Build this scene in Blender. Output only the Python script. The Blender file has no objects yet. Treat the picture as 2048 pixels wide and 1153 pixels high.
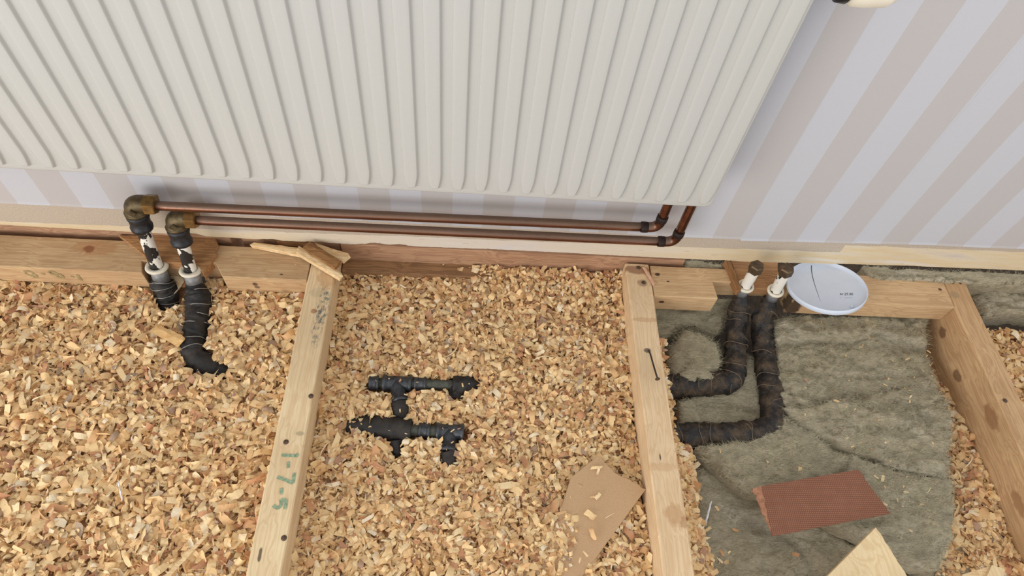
import bpy, bmesh, math, random
import numpy as np
from mathutils import Matrix, Vector
random.seed(7); rng = np.random.default_rng(11)
S = bpy.context.scene; COL = S.collection

# ------------------------------------------------------------------ camera
# world: x along the wall to the right, y towards the wall, z up; joist tops lie at z = 0
PP = np.array([1024., 576.5]); FP = 1326.07
RM = np.array([[0.9964, -0.0025, 0.0845], [0.0454, -0.8271, -0.5602], [0.0713, 0.5620, -0.8240]])
_u, _s, _v = np.linalg.svd(RM); RM = _u @ _v
CP = np.array([0., 0., 1.])
cam = bpy.data.cameras.new('camera'); cam.sensor_width = 36; cam.lens = FP / 2048 * 36; cam.clip_start = .01
co = bpy.data.objects.new('camera', cam); COL.objects.link(co)
mw = Matrix.Identity(4)
for i in range(3):
    mw[i][0] = RM[0, i]; mw[i][1] = -RM[1, i]; mw[i][2] = -RM[2, i]; mw[i][3] = CP[i]
co.matrix_world = mw; S.camera = co

# ------------------------------------------------------------------ light
S.view_settings.view_transform = 'Standard'; S.view_settings.look = 'None'
S.view_settings.exposure = 0.12; S.view_settings.gamma = 1; S.view_settings.use_curve_mapping = False
W = bpy.data.worlds.new('world'); S.world = W; W.use_nodes = True
W.node_tree.nodes['Background'].inputs[0].default_value = (.97, .985, 1, 1)
W.node_tree.nodes['Background'].inputs[1].default_value = .95
def area(name, loc, target, sx, sy, e, col):
    l = bpy.data.lights.new(name, 'AREA'); l.shape = 'RECTANGLE'; l.size = sx; l.size_y = sy; l.energy = e; l.color = col
    o = bpy.data.objects.new(name, l); COL.objects.link(o); o.location = loc
    o.rotation_euler = (Vector(target) - Vector(loc)).to_track_quat('-Z', 'Y').to_euler()
area('window_light', (-2.1, -1.9, .80), (0.05, .7, .1), 1.8, 1.5, 52, (1, .98, .955))

# ------------------------------------------------------------------ pixel to place
def _ray(u, v): return RM.T @ np.array([u - PP[0], v - PP[1], FP])
def UZ(u, v, z=0.): d = _ray(u, v); return CP + d * ((z - CP[2]) / d[2])
def UY(u, v, y): d = _ray(u, v); return CP + d * ((y - CP[1]) / d[1])

# ------------------------------------------------------------------ noise
_perm = rng.random((64, 64, 64))
def vnoise(p):
    p = np.asarray(p, float); i = np.floor(p).astype(int); f = p - i; f = f * f * (3 - 2 * f); i = i % 64; j = (i + 1) % 64
    g = lambda a, b, c: _perm[a, b, c]
    x0, y0, z0 = i[..., 0], i[..., 1], i[..., 2]; x1, y1, z1 = j[..., 0], j[..., 1], j[..., 2]
    fx, fy, fz = f[..., 0], f[..., 1], f[..., 2]
    a = g(x0, y0, z0) * (1 - fx) + g(x1, y0, z0) * fx; b = g(x0, y1, z0) * (1 - fx) + g(x1, y1, z0) * fx
    c = g(x0, y0, z1) * (1 - fx) + g(x1, y0, z1) * fx; d = g(x0, y1, z1) * (1 - fx) + g(x1, y1, z1) * fx
    return ((a * (1 - fy) + b * fy) * (1 - fz) + (c * (1 - fy) + d * fy) * fz) * 2 - 1
def fbm(p, o=4):
    p = np.asarray(p, float); r = 0; a = 1
    for k in range(o): r = r + a * vnoise(p * 2 ** k + 17.3 * k); a *= .5
    return r / 1.6
def n2(x, y, s, o=3, off=0.): return fbm(np.stack([np.asarray(x) * s, np.asarray(y) * s, np.zeros_like(np.asarray(x, float)) + off], -1), o)

# ------------------------------------------------------------------ materials
def lin(c): return tuple(((v / 255 + .055) / 1.055) ** 2.4 if v > 10 else v / 255 / 12.92 for v in c)
class NT:
    def __init__(s, name):
        s.m = bpy.data.materials.new(name); s.m.use_nodes = True; s.t = s.m.node_tree
        s.b = s.t.nodes['Principled BSDF']; s.b.inputs['Roughness'].default_value = .8
        s.b.inputs['Specular IOR Level'].default_value = .3
    def n(s, typ, **k):
        x = s.t.nodes.new(typ)
        for a, v in k.items():
            if a[0] == '_': setattr(x, a[1:], v)
            else: s.set(x.inputs[a.replace('__', ' ')], v)
        return x
    def set(s, inp, v):
        if hasattr(v, 'is_linked') or isinstance(v, bpy.types.NodeSocket): s.t.links.new(v, inp)
        else: inp.default_value = v
    def math(s, op, a, b=0., c=None, clamp=False):
        x = s.t.nodes.new('ShaderNodeMath'); x.operation = op; x.use_clamp = clamp
        s.set(x.inputs[0], a); s.set(x.inputs[1], b)
        if c is not None: s.set(x.inputs[2], c)
        return x.outputs[0]
    def mix(s, f, a, b):
        x = s.t.nodes.new('ShaderNodeMix'); x.data_type = 'RGBA'
        s.set(x.inputs[0], f); s.set(x.inputs[6], a if not isinstance(a, tuple) else (*a[:3], 1)); s.set(x.inputs[7], b if not isinstance(b, tuple) else (*b[:3], 1))
        return x.outputs[2]
    def ramp(s, f, stops, interp='LINEAR'):
        x = s.t.nodes.new('ShaderNodeValToRGB'); s.set(x.inputs[0], f); r = x.color_ramp; r.interpolation = interp
        while len(r.elements) < len(stops): r.elements.new(.5)
        for e, (p, c) in zip(r.elements, stops): e.position = p; e.color = (*c[:3], 1) if not isinstance(c, (int, float)) else (c, c, c, 1)
        return x.outputs[0]
    def coord(s, scale=(1, 1, 1), loc=(0, 0, 0), which='Object'):
        c = s.t.nodes.new('ShaderNodeTexCoord'); m = s.t.nodes.new('ShaderNodeMapping')
        s.t.links.new(c.outputs[which], m.inputs[0]); m.inputs['Scale'].default_value = scale; m.inputs['Location'].default_value = loc
        return m.outputs[0]
    def noise(s, vec, scale=1., detail=4., rough=.5, dist=0.):
        x = s.n('ShaderNodeTexNoise', Vector=vec, Scale=scale, Detail=detail, Roughness=rough, Distortion=dist)
        return x.outputs[0]
    def out(s, col=None, rough=None, metal=None, bump=None, bs=.3, bd=.001, spec=None):
        if col is not None: s.set(s.b.inputs['Base Color'], col if not isinstance(col, tuple) else (*col[:3], 1))
        if rough is not None: s.set(s.b.inputs['Roughness'], rough)
        if metal is not None: s.set(s.b.inputs['Metallic'], metal)
        if spec is not None: s.set(s.b.inputs['Specular IOR Level'], spec)
        if bump is not None:
            b = s.n('ShaderNodeBump', Strength=bs, Distance=bd, Height=bump); s.t.links.new(b.outputs[0], s.b.inputs['Normal'])
        return s.m
def plain(name, c, rough=.7, metal=0., var=.12, scale=60., bs=.15, spec=.3):
    t = NT(name); a = lin(c); v = t.noise(t.coord(), scale, 5)
    col = t.ramp(v, [(.25, tuple(x * (1 - 2 * var) for x in a)), (.75, tuple(min(1, x * (1 + var)) for x in a))])
    return t.out(col, rough, metal, v, bs, .001, spec)
def wood(name, light, dark, axis, seed=0., spots=(), rough=.75, grain=1.):
    """grain runs along axis; spots = [(centre in object space, radii, colour, strength)]"""
    t = NT(name); sc = [70. * grain] * 3; sc[axis] = 1.6
    warp = t.noise(t.coord((7, 7, 7), (seed, 2, 1)), 1., 2)
    base = t.coord(tuple(sc), (seed, seed * 1.7, seed * .6))
    wv = t.n('ShaderNodeVectorMath', _operation='MULTIPLY_ADD'); t.t.links.new(t.n('ShaderNodeCombineXYZ', X=warp, Y=warp, Z=warp).outputs[0], wv.inputs[0]); wv.inputs[1].default_value = (3.5, 3.5, 3.5); t.t.links.new(base, wv.inputs[2])
    g = t.noise(wv.outputs[0], 1., 3, .5, .2)
    rings = t.math('PINGPONG', t.math('MULTIPLY', g, 13.), 1.)
    sc2 = [420.] * 3; sc2[axis] = 9.
    g2 = t.noise(t.coord(tuple(sc2)), 1., 3, .6)
    big = t.noise(t.coord((6, 6, 6), (seed, 0, 0)), 1., 4, .6)
    speck = t.noise(t.coord((150, 150, 150), (seed, 5, 0)), 1., 3, .6)
    l, d = lin(light), lin(dark)
    c = t.ramp(rings, [(.05, tuple(.8 * a + .2 * b for a, b in zip(d, l))), (.45, tuple(.3 * a + .7 * b for a, b in zip(d, l))), (.9, l)])
    c = t.mix(t.ramp(g2, [(.36, .45), (.58, 0.)]), c, d)
    c = t.mix(t.ramp(big, [(.38, .42), (.60, 0.)]), c, tuple(x * .78 for x in d))
    c = t.mix(t.ramp(speck, [(.70, 0.), (.78, .5)]), c, tuple(x * .55 for x in d))
    for cen, rad, colr, stren in spots:
        mp = t.coord(tuple(1 / r for r in rad), tuple(-a / r for a, r in zip(cen, rad)))
        nz = t.noise(t.coord((90, 90, 90), (seed, 3, 1)), 1., 3)
        ln = t.n('ShaderNodeVectorMath', _operation='LENGTH'); t.t.links.new(mp, ln.inputs[0])
        dd = t.math('ADD', ln.outputs['Value'], t.math('MULTIPLY', t.math('SUBTRACT', nz, .5), .8))
        f = t.ramp(dd, [(.66, stren), (.95, 0.)])
        if colr == (96, 100, 98): f = t.math('MULTIPLY', f, t.ramp(t.noise(t.coord((170, 90, 170)), 1., 4, .7), [(.45, 0.), (.62, 1.)]))
        c = t.mix(f, c, lin(colr))
    return t.out(c, rough, 0., t.math('ADD', g2, t.math('MULTIPLY', g, .7)), .35, .0006, .25)

# ------------------------------------------------------------------ mesh helpers
ORG = {}
def tagm(o, label, cat, group=None, kind=None):
    if label: o['label'] = label
    if cat: o['category'] = cat
    if group: o['group'] = group
    if kind: o['kind'] = kind
    return o
def thing(name, label, cat, loc, group=None):
    o = bpy.data.objects.new(name, None); COL.objects.link(o); o.location = loc; o.empty_display_size = .02
    ORG[o] = np.array(loc, float); return tagm(o, label, cat, group)
def obj(name, V, F, mat, parent=None, smooth=False, origin=None, kind=None, label=None):
    V = np.asarray(V, float)
    if parent is not None: org = ORG[parent]
    elif origin is not None: org = np.array(origin, float)
    else: org = np.array([V[:, 0].mean(), V[:, 1].mean(), V[:, 2].min()])
    me = bpy.data.meshes.new(name); me.from_pydata((V - org).tolist(), [], [tuple(int(i) for i in f) for f in F]); me.update()
    if mat is not None: me.materials.append(mat)
    if smooth: me.polygons.foreach_set('use_smooth', [True] * len(me.polygons))
    o = bpy.data.objects.new(name, me); COL.objects.link(o)
    if parent is not None: o.parent = parent
    else: o.location = org
    ORG[o] = org
    if kind: o['kind'] = kind
    if label: o['label'] = label
    return o
def join(*parts):
    V = []; F = []; n = 0
    for v, f in parts:
        v = np.asarray(v, float); V.append(v); F += [tuple(i + n for i in q) for q in f]; n += len(v)
    return np.concatenate(V), F
def frame(d, up=None):
    d = np.asarray(d, float); d = d / np.linalg.norm(d)
    u = np.array([0, 0, 1.]) if up is None else np.asarray(up, float)
    if abs(d @ u) > .95: u = np.array([0, 1., 0])
    a = np.cross(u, d); a /= np.linalg.norm(a); b = np.cross(d, a); return d, a, b
def lathe(p, d, prof, seg=24, rot=0., up=None):
    """prof = [(distance along d, radius)], capped when the ends have radius > 0"""
    d, a, b = frame(d, up); p = np.asarray(p, float); V = []; F = []
    for t, r in prof:
        for k in range(seg):
            th = rot + 2 * math.pi * k / seg; V.append(p + d * t + (a * math.cos(th) + b * math.sin(th)) * r)
    for i in range(len(prof) - 1):
        for k in range(seg):
            k2 = (k + 1) % seg; F.append((i * seg + k, i * seg + k2, (i + 1) * seg + k2, (i + 1) * seg + k))
    F.append(tuple(range(seg))[::-1]); F.append(tuple((len(prof) - 1) * seg + k for k in range(seg)))
    return np.array(V), F
def smoothpath(pts, n=60, it=3):
    P = np.asarray(pts, float)
    for _ in range(it):
        Q = [P[0]]
        for i in range(len(P) - 1): Q += [P[i] * .75 + P[i + 1] * .25, P[i] * .25 + P[i + 1] * .75]
        Q.append(P[-1]); P = np.array(Q)
    s = np.r_[0, np.cumsum(np.linalg.norm(np.diff(P, axis=0), axis=1))]
    t = np.linspace(0, s[-1], n); return np.stack([np.interp(t, s, P[:, k]) for k in range(3)], 1)
def tube(path, r, seg=20, disp=None, cap=True):
    P = np.asarray(path, float); n = len(P); T = np.gradient(P, axis=0); T /= np.linalg.norm(T, axis=1)[:, None]
    _, a, b = frame(T[0]); V = []; r = np.broadcast_to(r, (n,))
    s = np.r_[0, np.cumsum(np.linalg.norm(np.diff(P, axis=0), axis=1))]
    th = 2 * math.pi * np.arange(seg) / seg
    for i in range(n):
        a = a - T[i] * (a @ T[i]); a /= np.linalg.norm(a); b = np.cross(T[i], a)
        ring = P[i] + np.outer(np.cos(th), a) * r[i] + np.outer(np.sin(th), b) * r[i]
        if disp is not None:
            q = disp(s[i], th, ring); ring = ring + (ring - P[i]) / r[i] * np.asarray(q)[:, None]
        V.append(ring)
    V = np.concatenate(V); F = []
    for i in range(n - 1):
        for k in range(seg):
            k2 = (k + 1) % seg; F.append((i * seg + k, i * seg + k2, (i + 1) * seg + k2, (i + 1) * seg + k))
    if cap: F.append(tuple(range(seg))[::-1]); F.append(tuple((n - 1) * seg + k for k in range(seg)))
    return V, F
def prism(top, thick, down=(0, 0, -1)):
    T = np.asarray(top, float); n = len(T); B = T + np.asarray(down, float) * thick
    area2 = sum(T[i][0] * T[(i + 1) % n][1] - T[(i + 1) % n][0] * T[i][1] for i in range(n))
    F = [tuple(range(n)), tuple(range(2 * n - 1, n - 1, -1))] + [(i, i + n, (i + 1) % n + n, (i + 1) % n) for i in range(n)]
    if area2 < 0: F = [tuple(reversed(f)) for f in F]
    return np.concatenate([T, B]), F
def box(x0, x1, y0, y1, z0, z1): return prism([(x0, y0, z1), (x1, y0, z1), (x1, y1, z1), (x0, y1, z1)], z1 - z0)
def bevel(o, w=.0015, seg=2, angle=.5):
    m = o.modifiers.new('bevel', 'BEVEL'); m.width = w; m.segments = seg; m.limit_method = 'ANGLE'; m.angle_limit = angle; return o
def sheet(X, Y, Z):
    n, m = X.shape; V = np.stack([X, Y, Z], -1).reshape(-1, 3); F = []
    for i in range(n - 1):
        for j in range(m - 1): F.append((i * m + j, i * m + j + 1, (i + 1) * m + j + 1, (i + 1) * m + j))
    return V, F
def ribbon(pts, w, nrm):
    """flat marker stroke on a face with normal nrm"""
    P = np.asarray(pts, float); T = np.gradient(P, axis=0); nrm = np.asarray(nrm, float)
    side = np.cross(T, nrm); side /= np.linalg.norm(side, axis=1)[:, None]
    V = np.concatenate([P + side * w / 2, P - side * w / 2]); n = len(P)
    return V, [(i, i + 1, n + i + 1, n + i) for i in range(n - 1)]

# ------------------------------------------------------------------ material set
def wallboard_mat():
    t = NT('old_wall_board'); pos = t.coord()
    sx = t.n('ShaderNodeSeparateXYZ'); t.t.links.new(pos, sx.inputs[0]); x, z = sx.outputs[0], sx.outputs[2]
    nz = t.noise(pos, 30, 5); n_big = t.noise(t.coord((5, 5, 40)), 1., 4, .6); fine = t.noise(pos, 400, 3)
    edge = t.math('ADD', t.math('MULTIPLY', x, .022), .046)
    edge = t.math('ADD', edge, t.math('MULTIPLY', t.math('GREATER_THAN', x, .70), .022))
    edge = t.math('ADD', edge, t.math('MULTIPLY', t.math('SUBTRACT', nz, .5), .008))
    low = t.math('LESS_THAN', z, edge)
    beige = t.mix(t.ramp(fine, [(.35, 0.), (.7, 1.)]), lin((176, 160, 142)), lin((192, 179, 162)))
    cream = t.ramp(n_big, [(.28, lin((196, 184, 176))), (.42, lin((214, 198, 170))), (.58, lin((210, 188, 148))), (.75, lin((216, 206, 192)))])
    midm = t.math('MULTIPLY', t.math('SMOOTH_MAX', 0., t.math('SUBTRACT', 1., t.math('ABSOLUTE', t.math('DIVIDE', t.math('SUBTRACT', x, .03), .50)), clamp=True), .1), 1.2, clamp=True)
    cream = t.mix(t.math('MULTIPLY', midm, .75, clamp=True), cream, lin((212, 204, 196)))
    grey = t.noise(t.coord((7, 7, 55), (3, 1, 2)), 1., 4, .65)
    cream = t.mix(t.ramp(grey, [(.62, 0.), (.72, .6)]), cream, lin((196, 196, 210)))
    cream = t.mix(t.ramp(t.noise(t.coord((40, 40, 300), (1, 4, 2)), 1., 3), [(.24, .7), (.32, 0.)]), cream, lin((150, 130, 110)))
    return t.out(t.mix(low, beige, cream), .85, 0., t.math('ADD', fine, nz), .3, .0008)
def paper_mat():
    t = NT('striped_wallpaper'); pos = t.coord()
    sx = t.n('ShaderNodeSeparateXYZ'); t.t.links.new(pos, sx.inputs[0])
    k = t.math('FRACT', t.math('DIVIDE', t.math('ADD', sx.outputs[0], 10.5 - .4454), .105))
    k = t.math('LESS_THAN', k, .5)
    nz = t.noise(t.coord((3, 3, 2)), 1., 3); fib = t.noise(t.coord((300, 300, 900)), 1., 3)
    lightc = t.mix(nz, lin((190, 190, 196)), lin((192, 190, 193)))
    darkc = t.mix(nz, lin((183, 178, 177)), lin((186, 179, 176)))
    return t.out(t.mix(k, lightc, darkc), .75, 0., fib, .12, .0004)
def shaving_mat():
    t = NT('wood_shaving'); a = t.n('ShaderNodeAttribute', _attribute_name='tint')
    c = t.ramp(a.outputs['Fac'], [(0., lin((170, 154, 136))), (.08, lin((196, 138, 104))), (.25, lin((232, 186, 134))), (.5, lin((246, 212, 156))), (.8, lin((251, 226, 176))), (1., lin((252, 238, 208)))])
    uv = t.coord((14, 2.5, 1), which='UV'); g = t.noise(uv, 1., 3)
    c = t.mix(t.ramp(g, [(.3, .38), (.6, 0.)]), c, lin((218, 174, 128)))
    tr = t.n('ShaderNodeBsdfTranslucent', Color=c); ms = t.n('ShaderNodeMixShader')
    rw = t.n('ShaderNodeTexWave', Vector=t.coord((1, 1, 1), which='UV'), Scale=1.6, Distortion=2.5, _bands_direction='Y')
    rw.inputs['Detail'].default_value = 2
    m = t.out(c, .65, 0., t.math('ADD', g, t.math('MULTIPLY', rw.outputs['Fac'], .8)), .35, .0006, .25)
    ms.inputs[0].default_value = .14; t.t.links.new(t.b.outputs[0], ms.inputs[1]); t.t.links.new(tr.outputs[0], ms.inputs[2])
    t.t.links.new(ms.outputs[0], t.t.nodes['Material Output'].inputs[0]); return m
def wool_mat():
    t = NT('mineral_wool'); p = t.coord()
    a = t.noise(t.coord((9, 14, 14)), 1., 5, .6); b = t.noise(t.coord((110, 260, 260)), 1., 5, .7, .6); c3 = t.noise(p, 700, 3, .7)
    c = t.ramp(a, [(.28, lin((190, 174, 144))), (.5, lin((207, 193, 165))), (.7, lin((220, 209, 186)))])
    mm = t.noise(t.coord((38, 75, 75), (2, 3, 1)), 1., 5, .7, 1.2)
    c = t.mix(t.ramp(mm, [(.36, .55), (.52, 0.)]), c, lin((146, 134, 104)))
    c = t.mix(t.ramp(b, [(.36, .5), (.56, 0.)]), c, lin((140, 128, 98)))
    c = t.mix(t.ramp(c3, [(.55, 0.), (.75, .4)]), c, lin((206, 200, 178)))
    return t.out(c, .95, 0., t.math('ADD', t.math('MULTIPLY', mm, 1.6), t.math('ADD', t.math('MULTIPLY', b, 1.3), t.math('MULTIPLY', c3, .7))), 1., .0034, .1)
def lag_mat(name, dust=.5, dcol=(120, 98, 74)):
    t = NT(name); p = t.coord(); a = t.noise(p, 45, 5, .65); b = t.noise(p, 420, 3, .7)
    f = t.math('MULTIPLY', t.ramp(a, [(.42, 0.), (.66, 1.)]), t.ramp(b, [(.35, .2), (.7, dust)]))
    c = t.mix(f, lin((32, 30, 29)), lin(dcol))
    return t.out(c, t.ramp(a, [(.3, .42), (.7, .85)]), 0., t.math('ADD', a, t.math('MULTIPLY', b, .4)), .5, .0015, .4)
def copper_mat():
    t = NT('copper_pipe_metal'); p = t.coord(); a = t.noise(t.coord((6, 60, 60)), 1., 5, .6); b = t.noise(p, 160, 3)
    c = t.ramp(a, [(.3, lin((96, 64, 52))), (.55, lin((132, 90, 72))), (.75, lin((160, 114, 92)))])
    c = t.mix(t.ramp(b, [(.62, 0.), (.8, .35)]), c, lin((96, 60, 48)))
    g = t.n('ShaderNodeNewGeometry'); sx = t.n('ShaderNodeSeparateXYZ'); t.t.links.new(g.outputs['Normal'], sx.inputs[0])
    dust = t.math('MULTIPLY', t.ramp(sx.outputs[2], [(.25, 0.), (.75, 1.)]), t.ramp(b, [(.3, .6), (.7, .95)]))
    c = t.mix(dust, c, lin((116, 95, 78)))
    return t.out(c, t.math('ADD', t.ramp(a, [(.3, .36), (.7, .22)]), t.math('MULTIPLY', dust, .35)), t.math('SUBTRACT', .95, t.math('MULTIPLY', dust, .6)), b, .08, .0004, .5)
def painted_mat():
    t = NT('flaking_white_paint'); p = t.coord()
    a = t.noise(t.coord((1, 1, .55), (1.3, .2, .5)), 62., 5, .58)
    f = t.ramp(a, [(.485, 0.), (.495, 1.)])
    c = t.mix(f, lin((232, 226, 214)), lin((38, 36, 36)))
    return t.out(c, t.mix(f, (.5, .5, .5), (.35, .35, .35)), 0., t.math('SUBTRACT', 1., f), .5, .0012, .5)
def painted_mat2():
    t = NT('chipped_white_paint'); p = t.coord()
    a = t.noise(t.coord((1, 1, .6), (4.1, 2.2, .1)), 75., 4, .55); f = t.ramp(a, [(.57, 0.), (.58, 1.)])
    c = t.mix(f, lin((232, 226, 214)), lin((40, 38, 37)))
    return t.out(c, .45, 0., t.math('SUBTRACT', 1., f), .5, .0012, .5)
def hardboard_mat():
    t = NT('hardboard_mesh_back'); p = t.coord()
    w1 = t.n('ShaderNodeTexWave', Vector=t.coord((1, 1, 1)), Scale=100., _bands_direction='X'); w2 = t.n('ShaderNodeTexWave', Vector=t.coord((1, 1, 1)), Scale=100., _bands_direction='Y')
    m = t.math('MULTIPLY', w1.outputs['Fac'], w2.outputs['Fac']); nz = t.noise(p, 60, 5)
    c = t.mix(m, lin((124, 82, 64)), lin((186, 132, 104))); c = t.mix(t.ramp(nz, [(.4, .3), (.65, 0.)]), c, lin((124, 80, 62)))
    return t.out(c, .8, 0., m, .6, .0008, .2)
def mdf_mat():
    t = NT('fibreboard'); p = t.coord(); a = t.noise(p, 900, 2); b = t.noise(p, 14, 4)
    c = t.mix(t.ramp(a, [(.4, 0.), (.7, .6)]), lin((198, 164, 126)), lin((172, 136, 100)))
    c = t.mix(t.ramp(b, [(.4, .2), (.6, 0.)]), c, lin((178, 142, 106)))
    return t.out(c, .8, 0., a, .15, .0004, .2)
def enamel_mat():
    t = NT('radiator_enamel'); n = t.noise(t.coord(), 420, 2); b = t.noise(t.coord(), 4, 3)
    c = t.mix(b, lin((187, 185, 177)), lin((188, 186, 183)))
    return t.out(c, .38, 0., n, .06, .0005, .45)
M = dict(fibre=plain('wool_fibre', (196, 187, 156), .95, 0, .25, 50, .05, .1), board=wallboard_mat(), paper=paper_mat(), shav=shaving_mat(), wool=wool_mat(), lag=lag_mat('black_lagging', .35, (104, 92, 80)), lagd=lag_mat('dusty_black_lagging', .85),
    copper=copper_mat(), paint=painted_mat(), paint2=painted_mat2(), hard=hardboard_mat(), mdf=mdf_mat(), enamel=enamel_mat(),
    flux=plain('burnt_flux', (52, 40, 36), .6, .4, .3, 200, .4), brass=plain('tarnished_brass', (98, 84, 60), .48, .65, .25, 120, .2), brassn=plain('brass_nut', (150, 120, 76), .36, .8, .25, 90, .1),
    iron=plain('black_iron', (76, 78, 82), .42, .45, .3, 150, .35, .5), ironb=plain('black_socket', (48, 48, 51), .5, .3, .3, 150, .35, .5), galv=plain('grey_steel', (140, 140, 140), .5, .3, .2, 120, .2), grpipe=plain('grey_green_pipe', (92, 94, 84), .6, .3, .25, 150, .3),
    collar=plain('cream_plastic_collar', (226, 216, 196), .5, 0, .08, 120, .15), plug=plain('brown_plug', (104, 86, 66), .5, .6, .25, 120, .25), white=plain('white_plastic', (212, 219, 232), .35, 0, .02, 40, .02, .5),
    dark=plain('dark_line', (40, 44, 50), .8, 0, .1, 100), wire=plain('thin_wire', (176, 172, 164), .4, .7, .1, 100), string=plain('pale_string', (138, 120, 98), .9, 0, .2, 200),
    nail=plain('old_nail', (104, 84, 70), .5, .6, .3, 300, .3), steel=plain('bent_nail_steel', (86, 80, 76), .4, .8, .2, 300, .2), ink=plain('green_marker_ink', (150, 168, 136), .8, 0, .25, 260), inkd=plain('faded_green_ink', (164, 144, 100), .8, 0, .2, 260),
    ground=plain('settled_shavings', (190, 142, 98), .9, 0, .3, 90, .8), deep=plain('dark_subfloor', (70, 58, 46), .9, 0, .3, 40, .5), blackp=plain('black_plastic', (28, 27, 30), .35, 0, .1, 60, .05, .5), cream=plain('cream_plastic', (226, 216, 196), .4, 0, .03, 40, .03, .5),
    torn=plain('torn_hardboard', (182, 130, 100), .9, 0, .2, 150, .5), tornp=plain('paper_edge', (232, 232, 236), .8, 0, .04, 80))

# ================================================================== THE SETTING
WY = .755
wbx = [-1.4, -.8257, -.6298, -.3409, -.2144, .0627, .3001, .5437, .8379, 1.0821, 1.7]; wbz = [.017, .0169, .0161, .0115, .0115, .0175, .0169, .0176, .0296, .0333, .034]
pbx = [-1.4, -.7922, -.5958, .414, .4974]; pbz = [.080, .0809, .0815, .0854, .0870]
obj('floor', *box(-1.5, 1.8, -.4, 1.0, -.22, -.19), M['deep'], kind='structure')
# wall board with a rough lower edge
X = np.arange(-1.4, 1.7, .004); zb = np.interp(X, wbx, wbz)
rough = np.maximum(0, n2(X, X * 0, 22, 4, 3.)) * .006 * np.where((X > -.5) & (X < .12), 1.6, .35)
zb = zb + rough - .0006 * rng.random(len(X))
rows = []
for (yy, fz) in ((WY + .013, None), (WY + .013, 0.), (WY + .0012, 0.), (WY, .0016), (WY, .03), (WY, .2), (WY, 1.2), (WY + .013, 1.2)):
    rows.append((np.full_like(X, yy), zb + (fz or 0) if (fz is None or fz < .1) else np.full_like(X, fz)))
V, F = sheet(np.stack([X] * len(rows)), np.stack([r[0] for r in rows]), np.stack([r[1] for r in rows]))
wall = obj('wall_back', V, F, M['board'], origin=(0, 0, 0), kind='structure')
# wallpaper sheets, hung edge to edge, the right ones reaching less far down
def paper(x0, x1, bz, lift, tear=.0010):
    xs = np.linspace(x0, x1, max(20, int((x1 - x0) / .006))); zz = bz(xs) + n2(xs, xs * 0, 25, 3, x0) * tear
    yy = WY - .0006 - lift
    r = [(yy + .0005, zz), (yy - .0012, zz - .0002), (yy, zz + .005), (yy, zz * 0 + .25), (yy, zz * 0 + 1.2)]
    V, F = sheet(np.stack([xs] * len(r)), np.stack([np.full_like(xs, a) for a, b in r]), np.stack([b for a, b in r]))
    return obj('wallpaper_sheet', V, F, M['paper'], wall)
paper(-1.4, .4990, lambda x: np.interp(x, pbx, pbz), 0)
paper(.4986, .712, lambda x: np.interp(x, [.49, .8], [.0832, .0965]), .00012)
paper(.7115, 1.7, lambda x: np.interp(x, [.7, .8379, 1.05, 1.7], [.093, .0985, .102, .112]), .00024)
# sill under the wall
PALE = dict(light=(234, 211, 170), dark=(214, 182, 140)); RED = dict(light=(186, 148, 116), dark=(150, 110, 84)); OLD = dict(light=(186, 140, 94), dark=(140, 98, 62))
sill_m = wood('sill_pine', **RED, axis=0, seed=2.)
def timber(name, V, F, mat, label, cat, origin=None, bw=.0015):
    o = obj(name, V, F, mat, origin=origin); bevel(o, bw, 2); return tagm(o, label, cat)
timber('sill_beam', *box(-1.4, -.432, WY + .004, WY + .05, -.075, .015), sill_m, 'reddish pine sill beam under the wall at the far left', 'beam')
timber('sill_beam', *box(-.415, -.236, WY + .010, WY + .05, -.075, .010), sill_m, 'short darker sill beam piece under the wall behind the broken splinters', 'beam')
timber('sill_beam', *box(-.233, .4195, WY + .002, WY + .05, -.060, .0098), sill_m, 'reddish pine sill beam under the wall above the middle bay', 'beam')
timber('ledger', *box(-.2325, .10, .7295, .7615, -.085, -.0335 - .004), wood('ledger_pine', (176, 134, 94), (124, 92, 64), 0, 5.), 'dusty wooden ledge below the sill in the middle bay', 'ledge')

# ================================================================== JOISTS
def joist(x0, x1, yend, depth, mat, label, wob=.0015, seed=0.):
    ys = np.linspace(-.35, yend, 60); n = len(ys)
    L = x0 + n2(ys, ys * 0, 9, 3, seed) * wob; Rr = x1 + n2(ys, ys * 0, 9, 3, seed + 5) * wob
    c = .0022 + .0015 * n2(ys, ys * 0, 14, 3, seed + 9)
    prof = [(L, -depth + 0 * ys), (L, -c), (L + c, 0 * ys), (Rr - c, 0 * ys), (Rr, -c), (Rr, -depth + 0 * ys)]
    V, F = sheet(np.stack([p[0] for p in prof]), np.stack([ys] * 6), np.stack([p[1] for p in prof]))
    F = [tuple(f) for f in F] + [tuple((0 * n, 1 * n, 2 * n, 3 * n, 4 * n, 5 * n))] + [tuple(k * n + n - 1 for k in (5, 4, 3, 2, 1, 0))] + [(5 * n + j, 5 * n + j + 1, j + 1, j) for j in range(n - 1)]
    return tagm(obj('floor_joist', V, F, mat, origin=((x0 + x1) / 2, .3, 0)), label, 'joist')
def sp(u, v, ox, oy, r, col, st, z=0.):
    p = UZ(u, v, z); return ((p[0] - ox, p[1] - oy, z), r, col, st)
GRY = (96, 100, 98)
j1x, j2x, j3x = (-.2805, -.2345), (.3045, .3500), (.9437, .9885)
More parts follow.
